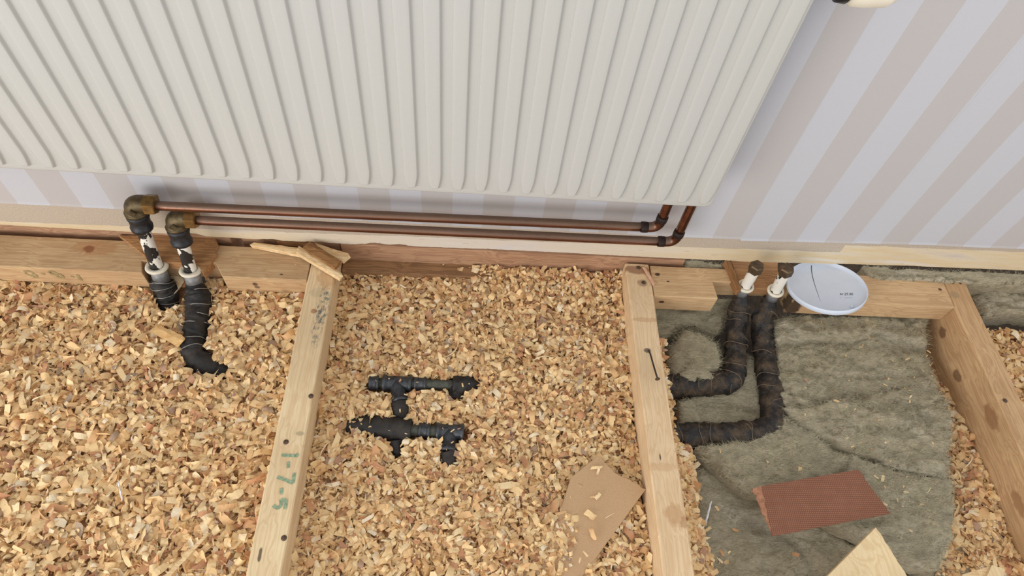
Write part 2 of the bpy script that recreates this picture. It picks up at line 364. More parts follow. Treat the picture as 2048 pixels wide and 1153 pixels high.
m1 = wood('joist_pine_a', **PALE, axis=1, seed=1., spots=[sp(646, 610, -.2575, .3, (.014, .045, .02), GRY, .9), sp(636, 650, -.2575, .3, (.010, .06, .02), GRY, .8), sp(638, 585, -.2575, .3, (.02, .012, .02), (150, 138, 112), .25), sp(520, 1110, -.2575, .3, (.003, .012, .01), (70, 52, 44), .8), sp(600, 868, -.2575, .3, (.008, .004, .01), (150, 140, 110), .6), sp(627, 623, -.2575, .3, (.006, .006, .01), (150, 96, 56), .7), sp(655, 555, -.2575, .3, (.02, .03, .03), (176, 130, 84), .5)])
m2 = wood('joist_pine_b', light=(235, 207, 168), dark=(214, 180, 138), axis=1, seed=4., spots=[sp(1347, 1030, .327, .3, (.018, .020, .03), (186, 140, 96), .6), sp(1370, 1045, .327, .3, (.010, .010, .02), (164, 116, 76), .5), sp(1325, 935, .327, .3, (.03, .008, .02), (204, 164, 120), .5), sp(1290, 640, .327, .3, (.03, .006, .02), (190, 146, 106), .5), sp(1275, 540, .327, .3, (.03, .012, .03), (140, 100, 72), .8), sp(1285, 566, .327, .3, (.012, .01, .02), (130, 100, 80), .6), sp(1320, 914, .327, .3, (.0016, .006, .01), (60, 44, 36), .9), sp(1295, 702, .327, .3, (.008, .006, .01), (74, 62, 54), .8)])
m3 = wood('joist_pine_c', light=(212, 176, 132), dark=(182, 142, 102), axis=1, seed=8., spots=[((-.0228, .47 - .3, -.03), (.012, .030, .016), (140, 96, 62), .7), ((-.0228, .325 - .3, -.05), (.012, .026, .012), (140, 96, 62), .6), ((-.0228, .66 - .3, -.055), (.01, .014, .012), (112, 80, 54), .8), ((-.0228, .57 - .3, -.065), (.01, .016, .012), (112, 80, 54), .8), sp(1905, 566, .966, .3, (.004, .004, .01), (70, 56, 46), .9), sp(1920, 566, .966, .3, (.0035, .006, .01), (80, 52, 44), .9), sp(1910, 590, .966, .3, (.012, .01, .01), (150, 130, 100), .6)])
J1 = joist(*j1x, .7485, .072, m1, 'pale pine floor joist with green numbers and nail heads', seed=1.)
J2 = joist(*j2x, .7505, .062, m2, 'pine floor joist carrying a bent nail, between the two shaving and wool bays', seed=2.)
J3 = joist(*j3x, .7525, .135, m3, 'darker pine floor joist at the right edge beside the mineral wool', wob=.0022, seed=3.)
def nailhead(par, u, v, r=.0042, z=.0008):
    p = UZ(u, v, 0); V, F = lathe(p + [0, 0, -.004], (0, 0, 1), [(0, r * .5), (.004 + z * .2, r * .5), (.004 + z * .4, r), (.004 + z, r * .95), (.004 + z * 1.5, r * .6)], 12)
    obj('nail_head', V, F, M['nail'], par, True)
for u, v in ((572, 885), (568, 1077), (622, 793)): nailhead(J1, u, v)
for u, v in ((1277, 536), (1287, 566)): nailhead(J2, u, v)
for u, v in ((2010, 802), (1905, 563)): nailhead(J3, u, v)
# bent nail standing out of joist two
p0 = UZ(1297, 700, 0); p1 = UZ(1306, 728, .016); p2 = UZ(1315, 758, .020)
bn = smoothpath([p0 - [0, 0, .01], p0 + [0, 0, .003], p1, p2], 20)
t = thing('bent_nail', 'long rusty bent nail sticking out of the pine joist top', 'nail', tuple(p0))
obj('nail_shank', *tube(bn, .0016, 8), M['steel'], t, True)
d = bn[-1] - bn[-2]; obj('nail_head', *lathe(bn[-1], d, [(0, .0042), (.0012, .0042)], 12), M['nail'], t)
# numbers written on joist one (read from the right): 1 - 7 - 5
def mark(par, lines, w, mat, z=.00035, name='marker_stroke'):
    for k_, l in enumerate(lines):
        P = np.array([UZ(u, v, 0) for u, v in l]); P[:, 2] = z + .00006 * k_
        if len(P) > 2: P = smoothpath(P, 14, 1)
        V, F = ribbon(P, w, (0, 0, 1)); obj(name, V, F, mat, par)
zz = lambda x, y: (500 + x / 3.807, 850 + y / 3.807)
mark(J1, [[zz(240, 233), zz(300, 235), zz(366, 238)], [zz(352, 222), zz(366, 240)], [zz(292, 283), zz(291, 330)],
          [zz(208, 400), zz(265, 420), zz(326, 446)], [zz(326, 446), zz(338, 368)], [zz(240, 484), zz(238, 532)],
          [zz(276, 575), zz(266, 645)], [zz(276, 577), zz(236, 572)], [zz(236, 572), zz(238, 610), zz(222, 634), zz(196, 634), zz(178, 616)]], .0048, M['ink'])

# ================================================================== NOGGINGS (notched for the pipes)
def nogging(poly, mat, label):
    V, F = prism([(x, y, -.0004) for x, y in poly], .045); o = obj('nogging', V, F, mat, origin=(sum(p[0] for p in poly) / len(poly), .7, 0)); bevel(o, .0014, 2); return tagm(o, label, 'nogging')
pl = [(-1.3, .679), (-.5665, .679), (-.5745, .7045), (-.4475, .7075), (-.4285, .6785), (-.2822, .6785), (-.2822, .7475), (-1.3, .7475)]
ox = sum(p[0] for p in pl) / len(pl)
kn = UZ(178, 498, 0)
mL = wood('nogging_pine_a', light=(205, 174, 132), dark=(178, 140, 102), axis=0, seed=12., spots=[((kn[0] - ox, kn[1] - .7, 0), (.0125, .009, .02), (112, 58, 44), .95), ((kn[0] - ox + .01, kn[1] - .7 + .003, 0), (.045, .02, .02), (170, 118, 74), .45), ((-.375 - ox, .66 - .7 + .02, -.03), (.006, .01, .005), (90, 70, 56), .8), sp(510, 568, ox, .7, (.006, .004, .006), (90, 64, 50), .9, -.02), sp(595, 567, ox, .7, (.005, .004, .004), (60, 46, 40), .95, -.02), sp(563, 549, ox, .7, (.004, .0015, .004), (50, 40, 36), .95)])
NL = nogging(pl, mL, 'long pine nogging notched around the taped risers, with faded numbers')
pr = [(.3520, .6795), (.4735, .6795), (.4700, .7185), (.6180, .7205), (.6200, .6840), (.9420, .6840), (.9420, .7510), (.3520, .7490)]
ox2 = sum(p[0] for p in pr) / len(pr)
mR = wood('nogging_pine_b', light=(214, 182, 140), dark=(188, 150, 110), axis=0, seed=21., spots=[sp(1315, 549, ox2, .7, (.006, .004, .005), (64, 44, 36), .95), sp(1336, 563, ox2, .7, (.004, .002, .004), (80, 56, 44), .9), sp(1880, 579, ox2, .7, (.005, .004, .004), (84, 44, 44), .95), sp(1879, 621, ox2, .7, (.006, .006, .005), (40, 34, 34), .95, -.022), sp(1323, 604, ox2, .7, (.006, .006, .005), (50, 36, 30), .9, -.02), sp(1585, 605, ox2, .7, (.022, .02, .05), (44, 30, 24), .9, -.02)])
NR = nogging(pr, mR, 'pine nogging notched around the capped risers, under the white lid')
# faded 9 - 8 - 1 on the front face of the long nogging
fz = lambda x, y: (x / 5.49, 390 + y / 5.49)
def markf(lines, w):
    for k_, l in enumerate(lines):
        P = np.array([UY(*fz(*q), .679) for q in l]); P[:, 1] = .6786 - .00006 * k_
        P = smoothpath(P, 20, 2) if len(P) > 3 else P
        V, F = ribbon(P, w, (0, -1, 0)); obj('marker_stroke', V, F, M['inkd'], NL)
markf([[(270, 850), (290, 835), (340, 840), (375, 870), (360, 890), (310, 880), (275, 855)], [(375, 865), (415, 905), (380, 905), (345, 890)], [(450, 865), (495, 868)],
       [(540, 845), (580, 838), (625, 865), (600, 880), (555, 860), (540, 845)], [(625, 865), (680, 880), (700, 910), (660, 915), (620, 890), (622, 868)], [(780, 895), (810, 897)], [(845, 875), (870, 905), (895, 940)]], .0050)

# ================================================================== BLOCKS AND OFFCUTS
oldm = wood('old_block_wood', **OLD, axis=0, seed=31.)
def poly(name, pts, z, th, mat, label, cat, bw=.001, tilt=None):
    P = np.array([UZ(u, v, z) for u, v in pts])
    V, F = prism(P, th); o = obj(name, V, F, mat); bevel(o, bw, 1); return tagm(o, label, cat)
poly('timber_block', [(236, 470), (430, 473), (437, 492), (430, 503), (434, 510), (420, 528), (405, 546), (396, 530), (300, 521)], .0055, .02, oldm, 'brown timber block behind the taped risers on the left', 'block')
poly('timber_block', [(1462, 521), (1556, 523), (1556, 580), (1482, 575)], .0005, .02, wood('old_block_wood_b', light=(178, 134, 92), dark=(136, 96, 62), axis=0, seed=37.), 'brown timber block behind the capped risers on the right', 'block')
poly('slat', [(1449, 521), (1459, 519), (1484, 577), (1480, 582), (1474, 581)], .008, .016, wood('slat_wood', light=(164, 120, 78), dark=(126, 88, 54), axis=1, seed=41.), 'narrow brown slat leaning against the right timber block', 'slat')
poly('timber_block', [(553, 474), (615, 477), (612, 489), (553, 484)], .006, .012, oldm, 'small brown block tucked under the wall behind the splinters', 'block')
# broken splinters on the first joist
spl = wood('split_pine', light=(244, 218, 172), dark=(214, 174, 124), axis=0, seed=51.)
splb = wood('split_pine_brown', light=(170, 124, 78), dark=(124, 86, 52), axis=0, seed=55.)
def stick(name, a, b, w0, w1, th, mat, label, par=None, jag=.004, zt=None):
    """a, b = world points of the centre line on the top face"""
    a = np.array(a, float); b = np.array(b, float); d = b - a; L = np.linalg.norm(d); d /= L; s = np.cross([0, 0, 1.], d); s /= np.linalg.norm(s); up = np.cross(d, s)
    n = 9; V = []; F = []
    for i in range(n):
        f = i / (n - 1); w = w0 + (w1 - w0) * f; c = a + d * L * f; e = rng.normal(0, .0004, 4)
        V += [c + s * (w / 2 + e[0]), c + s * (w * .12 + e[1]) + up * (.0012 + e[2]), c - s * (w / 2 + e[1]), c - s * (w * .45) - up * th, c + s * (w * .42) - up * th]
    V = np.array(V)
    for k in range(5): V[k] += d * rng.uniform(-jag, jag); V[(n - 1) * 5 + k] += d * rng.uniform(-jag, jag)
    for i in range(n - 1):
        for k in range(5): k2 = (k + 1) % 5; F.append((i * 5 + k, (i + 1) * 5 + k, (i + 1) * 5 + k2, i * 5 + k2))
    F.append((0, 1, 2, 3, 4)); F.append(tuple((n - 1) * 5 + k for k in (4, 3, 2, 1, 0)))
    return tagm(obj(name, V, F, mat), label, 'splinter')
stick('wood_splinter', UZ(502, 487, .010), UZ(598, 503, .014), .007, .014, .010, spl, 'long pale splinter lying along the sill towards the broken ends')
stick('wood_splinter', UZ(596, 499, .020), UZ(683, 553, .013), .013, .010, .012, spl, 'pale splinter with a sharp end hanging over the joist edge')
stick('wood_splinter', UZ(612, 489, .026), UZ(676, 529, .021), .018, .018, .010, splb, 'brown-faced splinter on top of the broken pile', jag=.001)
stick('wood_splinter', UZ(628, 492, .012), UZ(693, 516, .011), .012, .020, .008, spl, 'pale splinter with a ragged end pointing to the middle bay', jag=.006)
# ================================================================== RADIATOR
rad = thing('radiator', 'cream steel panel radiator with vertical ribs on the wall', 'radiator', (-.3, .69, .2664))
RY, PIT, RB = .664, .03333, .2664
x_r = .3655; last = .3500; nr = 48
zs = np.r_[RB, RB + .0008, RB + .0024, RB + .0080, RB + .0098, RB + .0106, RB + .0116, RB + .0128, np.linspace(RB + .0145, RB + .05, 18), np.linspace(RB + .07, .95, 8)]
FL = .0034; cent = np.sort(last - PIT * np.arange(nr)); rowsX = []; rowsY = []
for z in zs:
    h = z - (RB + .0098); tap = min(max(h / .036, 0), 1); tap = tap * (2 - tap); hw = .0032 + .0050 * tap
    rise = min(max(h / .0026, 0), 1); rise = rise * rise * (3 - 2 * rise); hgt = .0046 * rise
    prof = [(-hw - FL, 0), (-hw - FL * .78, .06), (-hw - FL * .5, .5), (-hw - FL * .22, .94), (-hw, 1), (-hw * .5, 1.02), (0, 1.02), (hw * .5, 1.02), (hw, 1), (hw + FL * .22, .94), (hw + FL * .5, .5), (hw + FL * .78, .06), (hw + FL, 0)]
    rx = [cent[0] - .03]; ry = [RY]
    for c_ in cent:
        rx += [c_ + a for a, b in prof]; ry += [RY - hgt * b for a, b in prof]
    rx += [x_r - .0022, x_r - .0008, x_r]; ry += [RY] * 3
    rowsX.append(rx); rowsY.append(ry)
XX = np.array(rowsX); YY = np.array(rowsY); ZZ = np.repeat(zs[:, None], XX.shape[1], 1); xs = XX[0]
eb = np.clip(1 - (ZZ - RB) / .0024, 0, 1); er = np.clip(1 - (x_r - XX) / .0022, 0, 1)
YY = YY + .0022 * (1 - np.sqrt(np.maximum(0, 1 - np.maximum(eb, er) ** 2)))
# rounded lower corner
rc = .010; cx, cz = x_r - rc, RB + rc
far = (XX > cx) & (ZZ < cz); dd = np.hypot(XX - cx, ZZ - cz) + 1e-9
sq = np.maximum(np.abs(XX - cx), np.abs(ZZ - cz)); kf = np.where(far, sq / dd, 1)
XX = np.where(far, cx + (XX - cx) * kf, XX); ZZ = np.where(far, cz + (ZZ - cz) * kf, ZZ)
V, F = sheet(XX, YY, ZZ)
def skirt(V, F, rowlen, nrow, dy):
    ids = list(range(0, rowlen)) + [i * rowlen + rowlen - 1 for i in range(1, nrow)]
    base = len(V); B = V[ids].copy(); B[:, 1] += dy
    V = np.concatenate([V, B]); F = F + [(ids[i], base + i, base + i + 1, ids[i + 1]) for i in range(len(ids) - 1)]
    return V, F
V, F = skirt(V, F, len(xs), len(zs), .009)
obj('front_panel', V, F, M['enamel'], rad, True)
obj('rear_panel', *box(xs[0], x_r - .006, .700, .728, RB + .004, .95), M['enamel'], rad)
# corrugated convector between the panels
cx_ = np.arange(xs[0] + .02, x_r - .02, .008); cy_ = np.where(np.arange(len(cx_)) % 2 == 0, .675, .698)
obj('convector', *sheet(np.stack([cx_, cx_]), np.stack([cy_, cy_]), np.stack([cx_ * 0 + RB + .02, cx_ * 0 + .94])), M['enamel'], rad)
# thermostat beside the radiator
p = UY(1684, -12, .70); th_ = thing('radiator_thermostat', 'black and cream radiator valve at the top edge', 'thermostat', tuple(p - [0, 0, .02]))
a = UY(1664, -14, .70); b = UY(1698, -10, .70); L = b[0] - a[0]
obj('valve_body', *lathe(a + [0, 0, .008], (1, 0, 0), [(0, .010), (.004, .0165), (L * .7, .0175), (L, .012)], 24), M['blackp'], th_, True)
obj('thermostat_head', *lathe(b + [-.004, 0, .008], (1, 0, 0), [(0, .014), (.006, .019), (.02, .0195), (.045, .0175), (.055, .012), (.058, .004)], 28), M['cream'], th_, True)

# ================================================================== COPPER PIPES
def copper(xa, ya, za, xb, yb, zb, ztop, label, rr=.0078):
    t = thing('copper_pipe', label, 'pipe', (xb, yb, zb)); A = np.array([xa, ya, za]); B = np.array([xb, yb, zb])
    d = (B - A) / np.linalg.norm(B - A); e = .024
    obj('pipe_run', *tube(np.linspace(A, B - d * e, 30), rr, 20), M['copper'], t, True)
    T = B + [0, 0, e]
    arc = [B - d * e * 1.15, B - d * e * .9, B - d * .008 + [0, 0, .001], B + [-.001, 0, .009], T - [0, 0, .003], T + [0, 0, .003]]
    el = obj('elbow', *tube(smoothpath(arc, 24), rr * 1.13, 20), M['copper'], t, True)
    for c, dr in ((B - d * e, d), (T, np.array([0, 0, 1.]))):
        obj('soldered_joint', *lathe(c - dr * .0065, dr, [(0, rr * 1.02), (.001, rr * 1.2), (.006, rr * 1.24), (.012, rr * 1.2), (.013, rr * 1.05)], 20), M['flux'], el, True)
    obj('riser', *tube(np.linspace(T, [xb, yb, ztop], 8), rr, 20), M['copper'], t, True)
PY = .715
a = UY(303, 411.5, PY); b = UY(1312, 455.5, PY); copper(a[0], PY, a[2], b[0] + .004, PY, b[2], .275, 'upper copper pipe running below the radiator')
a = UY(385, 440.5, PY - .002); b = UY(1345, 484.5, PY - .002); copper(a[0], PY - .002, a[2], b[0] + .004, PY - .002, b[2], .275, 'lower copper pipe running below the radiator')

# ================================================================== LEFT RISERS
def lag_disp(seed, amp=.0016, wrap=.028, wamp=.0014, tw=1.):
    def f(s, th, ring):
        ph = (s / wrap + tw * th / (2 * math.pi)) % 1.0
        return amp * 1.3 * fbm(ring * 38 + seed, 4) + wamp * (ph - .5) * 1.6 + .0010 * fbm(ring * 200 + seed, 3) + .0042 * (.30 - np.abs(fbm(ring * np.array([70, 48, 70]) + seed + 3, 3)))
    return f
def windings(par, path, r, turns, mat, w=.0007, name='wire', seed=0, lo=.03, hi=.97):
    """loose ties round the lagging: single loops at uneven places and angles"""
    P = np.asarray(path); lr = np.random.default_rng(int(seed * 10) + 5)
    for k in range(turns):
        s0 = lo + (hi - lo) * (k + lr.uniform(.1, .9)) / turns; lean = lr.normal(0, .030); ph = lr.uniform(0, 6.28); span = lr.uniform(3.2, 6.2)
        th = np.linspace(0, span, 26) + ph; s = np.clip(s0 + lean * np.sin(th * .5 + ph) + .006 * np.sin(th * 3 + k), .01, .985)
        kk = s * (len(P) - 1); i = np.minimum(kk.astype(int), len(P) - 2); f = (kk - i)[:, None]; c = P[i] * (1 - f) + P[i + 1] * f; T = P[i + 1] - P[i]; T /= np.linalg.norm(T, axis=1)[:, None]
        A = np.cross(T, np.array([.1, .2, 1.])); A /= np.linalg.norm(A, axis=1)[:, None] + 1e-9; B = np.cross(A, T); rr = r + .0011
        obj(name, *tube(c + A * (np.cos(th) * rr)[:, None] + B * (np.sin(th) * rr)[:, None], w, 5), mat, par, True)
def riser(base, top, label, paint, lagpath, lr, lagname, lagm, pipex):
    base = np.array(base); top = np.array(top); d = (top - base) / np.linalg.norm(top - base)
    t = thing('heating_riser', label, 'pipe', tuple(base)); L = np.linalg.norm(top - base)
    obj('painted_pipe', *tube(np.linspace(base - d * .01, top - d * .03, 10), .0108, 24), paint, t, True)
    obj('collar', *lathe(base + d * .011, d, [(0, .0115), (0, .0185), (.003, .0195), (.006, .0185), (.0062, .0125), (.003, .0118)], 28), M['collar'], t, True)
    obj('sleeve', *lathe(base - d * .022, d, [(0, .0138), (.0335, .0140)], 24), M['galv'], t, True)
    # black iron socket
    q = top - d * .043
    obj('socket', *lathe(q, d, [(0, .0130), (.001, .0172), (.007, .0178), (.009, .0160), (.024, .0163), (.026, .0178), (.031, .0178), (.033, .0150)], 28), M['ironb'], t, True)
    # brass elbow turning to the right
    e = obj('brass_elbow', *tube(smoothpath([top - d * .009, top - d * .003, top + d * .006, top + d * .010 + [.006, 0, 0], top + d * .011 + [.018, 0, 0], top + d * .011 + [.026, 0, 0]], 22), np.interp(np.linspace(0, 1, 22), [0, .12, .2, .8, 1], [.0176, .0176, .0158, .0150, .0140]), 24), M['brass'], t, True)
    obj('bead_ring', *lathe(top - d * .010, d, [(0, .0150), (.001, .0185), (.005, .0185), (.006, .0150)], 28), M['brass'], e, True)
    dm = top + d * .004 + np.array([.002, -.0162, .002])
    obj('maker_mark', *lathe(dm, (0, -1, .1), [(0, .0078), (.0018, .0066)], 4, up=(0, 0, 1)), M['brass'], e)
    n0 = top + d * .011 + [.019, 0, 0]
    obj('compression_nut', *lathe(n0, (1, 0, 0), [(0, .0150), (.001, .0172), (.016, .0172), (.0175, .0155), (.018, .0100)], 6, rot=.35), M['brassn'], t)
    lp = smoothpath(lagpath, 110)
    lg = obj('lagging', *tube(lp, np.interp(np.linspace(0, 1, 110), [0, .05, .12, 1], [lr * .62, lr * .72, lr, lr]), 36, lag_disp(lagname)), lagm, t, True)
    windings(lg, lp, lr + .0006, 9, M['wire'], .0006, seed=lagname)
    return t
pc = UY(303, 411.5, PY); pc2 = UY(385, 440.5, PY - .002)
b1 = UZ(318, 545, -.012); b2 = UZ(385, 553, -.012)
t1 = np.array([UY(268, 414, PY)[0], PY, pc[2] - .010]); t2 = np.array([UY(349, 440, PY - .002)[0], PY - .002, pc2[2] - .010])
g1 = [b1 + [0, 0, -.014], UZ(323, 566, -.035), UZ(334, 590, -.060), UZ(340, 625, -.085), UZ(345, 660, -.105)]
g2 = [b2 + [0, 0, -.014], UZ(390, 572, -.032), UZ(398, 600, -.046), UZ(398, 635, -.054), UZ(390, 672, -.056), UZ(384, 700, -.058), UZ(392, 722, -.062), UZ(425, 738, -.070), UZ(480, 748, -.085)]
riser(b1, t1, 'leftmost riser, peeling white pipe with brass elbow feeding the upper copper pipe', M['paint'], g1, .0190, 3., M['lag'], 0)
riser(b2, t2, 'second riser, mostly black peeling pipe with long taped lagging into the shavings', M['paint'], g2, .0205, 9., M['lag'], 0)

# ================================================================== RIGHT CAPPED RISERS
def capped(bp, tp, lagpath, lr, seed, label):
    base = np.array(bp); top = np.array(tp); d = (top - base) / np.linalg.norm(top - base)
    t = thing('capped_riser', label, 'pipe', tuple(base))
    obj('painted_pipe', *tube(np.linspace(base - d * .012, top - d * .008, 10), .0098, 24), M['paint2'], t, True)
    obj('hex_cap', *lathe(top - d * .014, d, [(0, .0110), (.0008, .0132), (.016, .0132), (.0185, .0112)], 6, rot=.3), M['plug'], t)
    obj('collar', *lathe(base + d * .004, d, [(0, .0105), (0, .0150), (.003, .0158), (.0055, .0150), (.0057, .0110), (.002, .0104)], 28), M['collar'], t, True)
    obj('sleeve', *lathe(base - d * .020, d, [(0, .0112), (.0255, .0114)], 24), M['galv'], t, True)
    lp = smoothpath(lagpath, 130)
    lg = obj('lagging', *tube(lp, np.interp(np.linspace(0, 1, 130), [0, .03, .08, .3, .5], [lr * .55, lr * .72, lr * .88, lr * .92, lr]), 40, lag_disp(seed, .0021, .034, .0020)), M['lagd'], t, True)
    windings(lg, lp, lr + .0012, 11, M['string'], .0005, 'string', seed)
    
    return t
rb1 = UZ(1489, 577, -.004); rb2 = UZ(1549, 586, -.004)
capped(rb1, UY(1514, 533, rb1[1] + .001), [rb1 + [0, 0, -.020], UZ(1481, 605, -.042), UZ(1475, 640, -.066), UZ(1470, 690, -.082), UZ(1470, 735, -.084), UZ(1462, 765, -.084), UZ(1420, 771, -.084), UZ(1370, 773, -.084), UZ(1330, 774, -.084), UZ(1290, 773, -.086)], .0207, 21., 'left capped riser with a brown hex plug, lagging turning under the joist')
V, F = prism([UZ(1463, 792, -.098), UZ(1476, 790, -.098), UZ(1474, 803, -.100), UZ(1462, 806, -.100)], .001); tagm(obj('tape_scrap', V, F, M['lag']), 'small black tape end hanging below the left lagging bend', 'tape')
capped(rb2, UY(1574, 538, rb2[1] + .001), [rb2 + [0, 0, -.022], UZ(1534, 615, -.044), UZ(1522, 645, -.064), UZ(1528, 690, -.082), UZ(1536, 750, -.084), UZ(1546, 815, -.084), UZ(1546, 850, -.084), UZ(1520, 866, -.084), UZ(1460, 872, -.084), UZ(1390, 872, -.084), UZ(1340, 871, -.084), UZ(1300, 870, -.086)], .0220, 33., 'right capped riser with a chipped black patch, lagging in a wide bend')

# ================================================================== TEES IN THE MIDDLE BAY
ZT = -.060
def U3(u, v): return UZ(u, v, ZT)
def tee_set(label, tee, coup, ext, lags, pipe):
    t = thing('pipe_tee', label, 'pipe', tuple(U3(*tee[0])))
    a, b, br = U3(*tee[0]), U3(*tee[1]), U3(*tee[2]); dx_ = b - a; L = np.linalg.norm(dx_); dx_ /= L; mid = U3(*tee[3]); db = br - mid; Lb = np.linalg.norm(db); db /= Lb
    bd = lathe(a, dx_, [(0, .0128), (.001, .0150), (.005, .0150), (.0062, .0130), (L - .0062, .0130), (L - .005, .0150), (L - .001, .0150), (L, .0128)], 28)
    body = obj('tee_body', *bd, M['iron'], t, True)
    obj('tee_branch', *lathe(mid, db, [(0, .0132), (.012, .0130), (Lb - .006, .0130), (Lb - .005, .0150), (Lb, .0150), (Lb + .0005, .012)], 28), M['iron'], body, True)
    for c0, c1, r in coup:
        p, q = U3(*c0), U3(*c1); l = np.linalg.norm(q - p)
        obj('coupling', *lathe(p, q - p, [(0, r * .9), (.001, r), (.004, r), (.0048, r * .93), (l - .004, r * .93), (l - .0035, r * 1.05), (l, r * 1.05)], 26), M['iron'], t, True)
    for c0, c1, r in pipe:
        obj('pipe', *tube(np.linspace(U3(*c0), U3(*c1), 6), r, 20), M['grpipe'], t, True)
    for k, (pts, r) in enumerate(lags):
        P = [UZ(u, v, ZT + dz) for u, v, dz in pts]
        obj('lagging', *tube(smoothpath(P, 36), r, 24, lag_disp(40 + k, .0016, .03, .0012)), M['lag'], t, True)
tee_set('iron pipe tee at the back of the middle bay with a grey pipe stub', [(765, 767), (824, 769), (800, 806), (794, 768)],
        [((738, 767), (758, 767), .0130), ((828, 769), (852, 769), .0128)], None,
        [([(800, 806, 0), (802, 822, -.002), (803, 838, -.012)], .0150), ([(905, 771, 0), (928, 772, -.001), (965, 771, -.018)], .0168), ([(915, 772, 0), (912, 792, -.012)], .0140)],
        [((750, 767), (925, 771), .0088)])
tee_set('iron pipe tee at the front of the middle bay with black lagging', [(872, 864), (928, 866), (896, 905), (899, 865)],
        [((837, 862), (860, 863), .0136)], None,
        [([(700, 850, -.010), (735, 855, -.006), (775, 858, 0), (823, 861, .0)], .0182), ([(896, 905, 0), (898, 925, -.004), (902, 955, -.02)], .0150), ([(792, 880, -.004), (794, 912, -.016)], .0130)],
        [((800, 861), (900, 865), .0100)])

# ================================================================== LID
c = np.array([.6882, .7138, .0123]); c = CP + (c - CP) * ((1 - .0290) / (1 - .0123)); nrm_ = np.array([-.1433, .2488, 1.]); nrm_ /= np.linalg.norm(nrm_)
lid = thing('plastic_lid', 'white round plastic lid with a price print leaning on the nogging', 'lid', tuple(c - nrm_ * .011))
Rl = .0712
obj('lid_dish', *lathe(c - nrm_ * .0110, nrm_, [(0, .002), (0, Rl - .0012), (.0010, Rl - .0004), (.0104, Rl), (.0110, Rl - .0005), (.0111, Rl - .0013), (.0104, Rl - .0019), (.0050, Rl - .0032), (.0040, Rl - .0060), (.0038, .002)], 72), M['white'], lid, True)
fl = c - nrm_ * (.0110 - .0039)
def onlid(u, v):
    dr = _ray(u, v); k = ((fl - CP) @ nrm_) / (dr @ nrm_); return CP + dr * k + nrm_ * .0003
lz = lambda x, y: onlid(1440 + x / 5.765, 500 + y / 5.765)
cr = smoothpath([lz(1056, 150), lz(1052, 230), lz(1070, 330), lz(1100, 430), lz(1135, 530), lz(1160, 600)], 30)
wd = np.interp(np.linspace(0, 1, 30), [0, .3, 1], [.0016, .0012, .0002])[:, None]
T_ = np.gradient(cr, axis=0); sd = np.cross(T_, nrm_); sd /= np.linalg.norm(sd, axis=1)[:, None]
obj('dark_arc', np.concatenate([cr + sd * wd / 2, cr - sd * wd / 2]), [(i, i + 1, 31 + i, 30 + i) for i in range(29)], M['dark'], lid)  # thin dark line curving across the lid floor, tapering to one end
obj('knob', *lathe(lz(1520, 660), nrm_, [(0, .0036), (.0016, .0034), (.0026, .002)], 16), M['white'], lid, True)
# price print: kr 25.00 and the tops of a second line
def seg_glyph(ch):
    g = {'k': [[(0, 0), (0, 1)], [(.75, .65), (0, .3)], [(.2, .4), (.8, 0)]], 'r': [[(0, 0), (0, .6)], [(0, .45), (.3, .65), (.6, .6)]], '2': [[(0, .8), (.2, 1), (.6, 1), (.75, .8), (.6, .5), (0, 0)], [(0, 0), (.8, 0)]],
         '5': [[(.75, 1), (.1, 1), (.05, .55)], [(.05, .55), (.5, .6), (.75, .35), (.55, .02), (0, .05)]], '.': [[(.1, 0), (.25, 0)]], '0': [[(.1, .1), (.05, .5), (.1, .9), (.4, 1), (.7, .9), (.75, .5), (.7, .1), (.4, 0), (.1, .1)]], '-': [[(0, .5), (.7, .5)]]}
    return g[ch]
def printed(o0, o1, oup, text, adv):
    o0, o1, oup = map(np.array, (o0, o1, oup)); ex_ = o1 - o0; up_ = oup - o0; x = 0.; Vs = []
    for ch, w in text:
        for l in seg_glyph(ch):
            P = np.array([o0 + ex_ * (x + q[0] * w) + up_ * q[1] for q in l]); Vs.append(ribbon(P, .0007, nrm_))
        x += adv if ch != '.' else adv * .5
    return join(*Vs)
Vp, Fp = printed(lz(1385, 522), lz(1470, 523), lz(1388, 498), [('k', .3), ('r', .3)], .30)
V2, F2 = printed(lz(1437, 524), lz(1530, 523), lz(1440, 500), [('2', .2), ('5', .2), ('.', .2), ('0', .2), ('0', .2)], .235)
V3, F3 = printed(lz(1385, 557), lz(1480, 557), lz(1388, 552), [('-', .15)], .3); V4, F4 = printed(lz(1435, 558), lz(1530, 556), lz(1438, 553), [('-', .2), ('-', .2), ('-', .2), ('-', .2)], .25)
obj('price_print', *join((Vp, Fp), (V2, F2), (V3, F3), (V4, F4)), M['dark'], lid)

# ================================================================== BOARDS LYING ABOUT
def ragged(p, q, n, amp):
    p = np.array(p, float); q = np.array(q, float); s = np.array([q[1] - p[1], p[0] - q[0], 0]); s /= np.linalg.norm(s) + 1e-9
    return [p + (q - p) * (i + rng.uniform(-.3, .3)) / n + s * rng.normal(0, amp) for i in range(1, n)]
A_, B_, C_, D_ = UZ(1523, 973, -.040), UZ(1717, 940, -.036), UZ(1780, 1028, -.036), UZ(1545, 1073, -.040)
hb = thing('hardboard_piece', 'reddish brown hardboard piece with a torn end on the mineral wool', 'board', tuple((A_ + C_) / 2 - [0, 0, .004]))
top = [A_, B_] + ragged(B_, C_, 8, .0004) + [C_] + ragged(C_, D_, 10, .0003) + [D_] + ragged(D_, A_, 14, .0012)
V, F = prism(top, .0026); obj('mesh_face', V, F, M['hard'], hb)
E1, E2 = UZ(1506, 978, -.041), UZ(1538, 1054, -.041)
low = [A_ + [.006, .0, -.0006], A_ + [-.001, 0, -.0007], E1 - [0, 0, .0]] + ragged(E1, E2, 12, .0016) + [E2, D_ + [.001, .004, -.0007], D_ + [.008, .004, -.0006]]
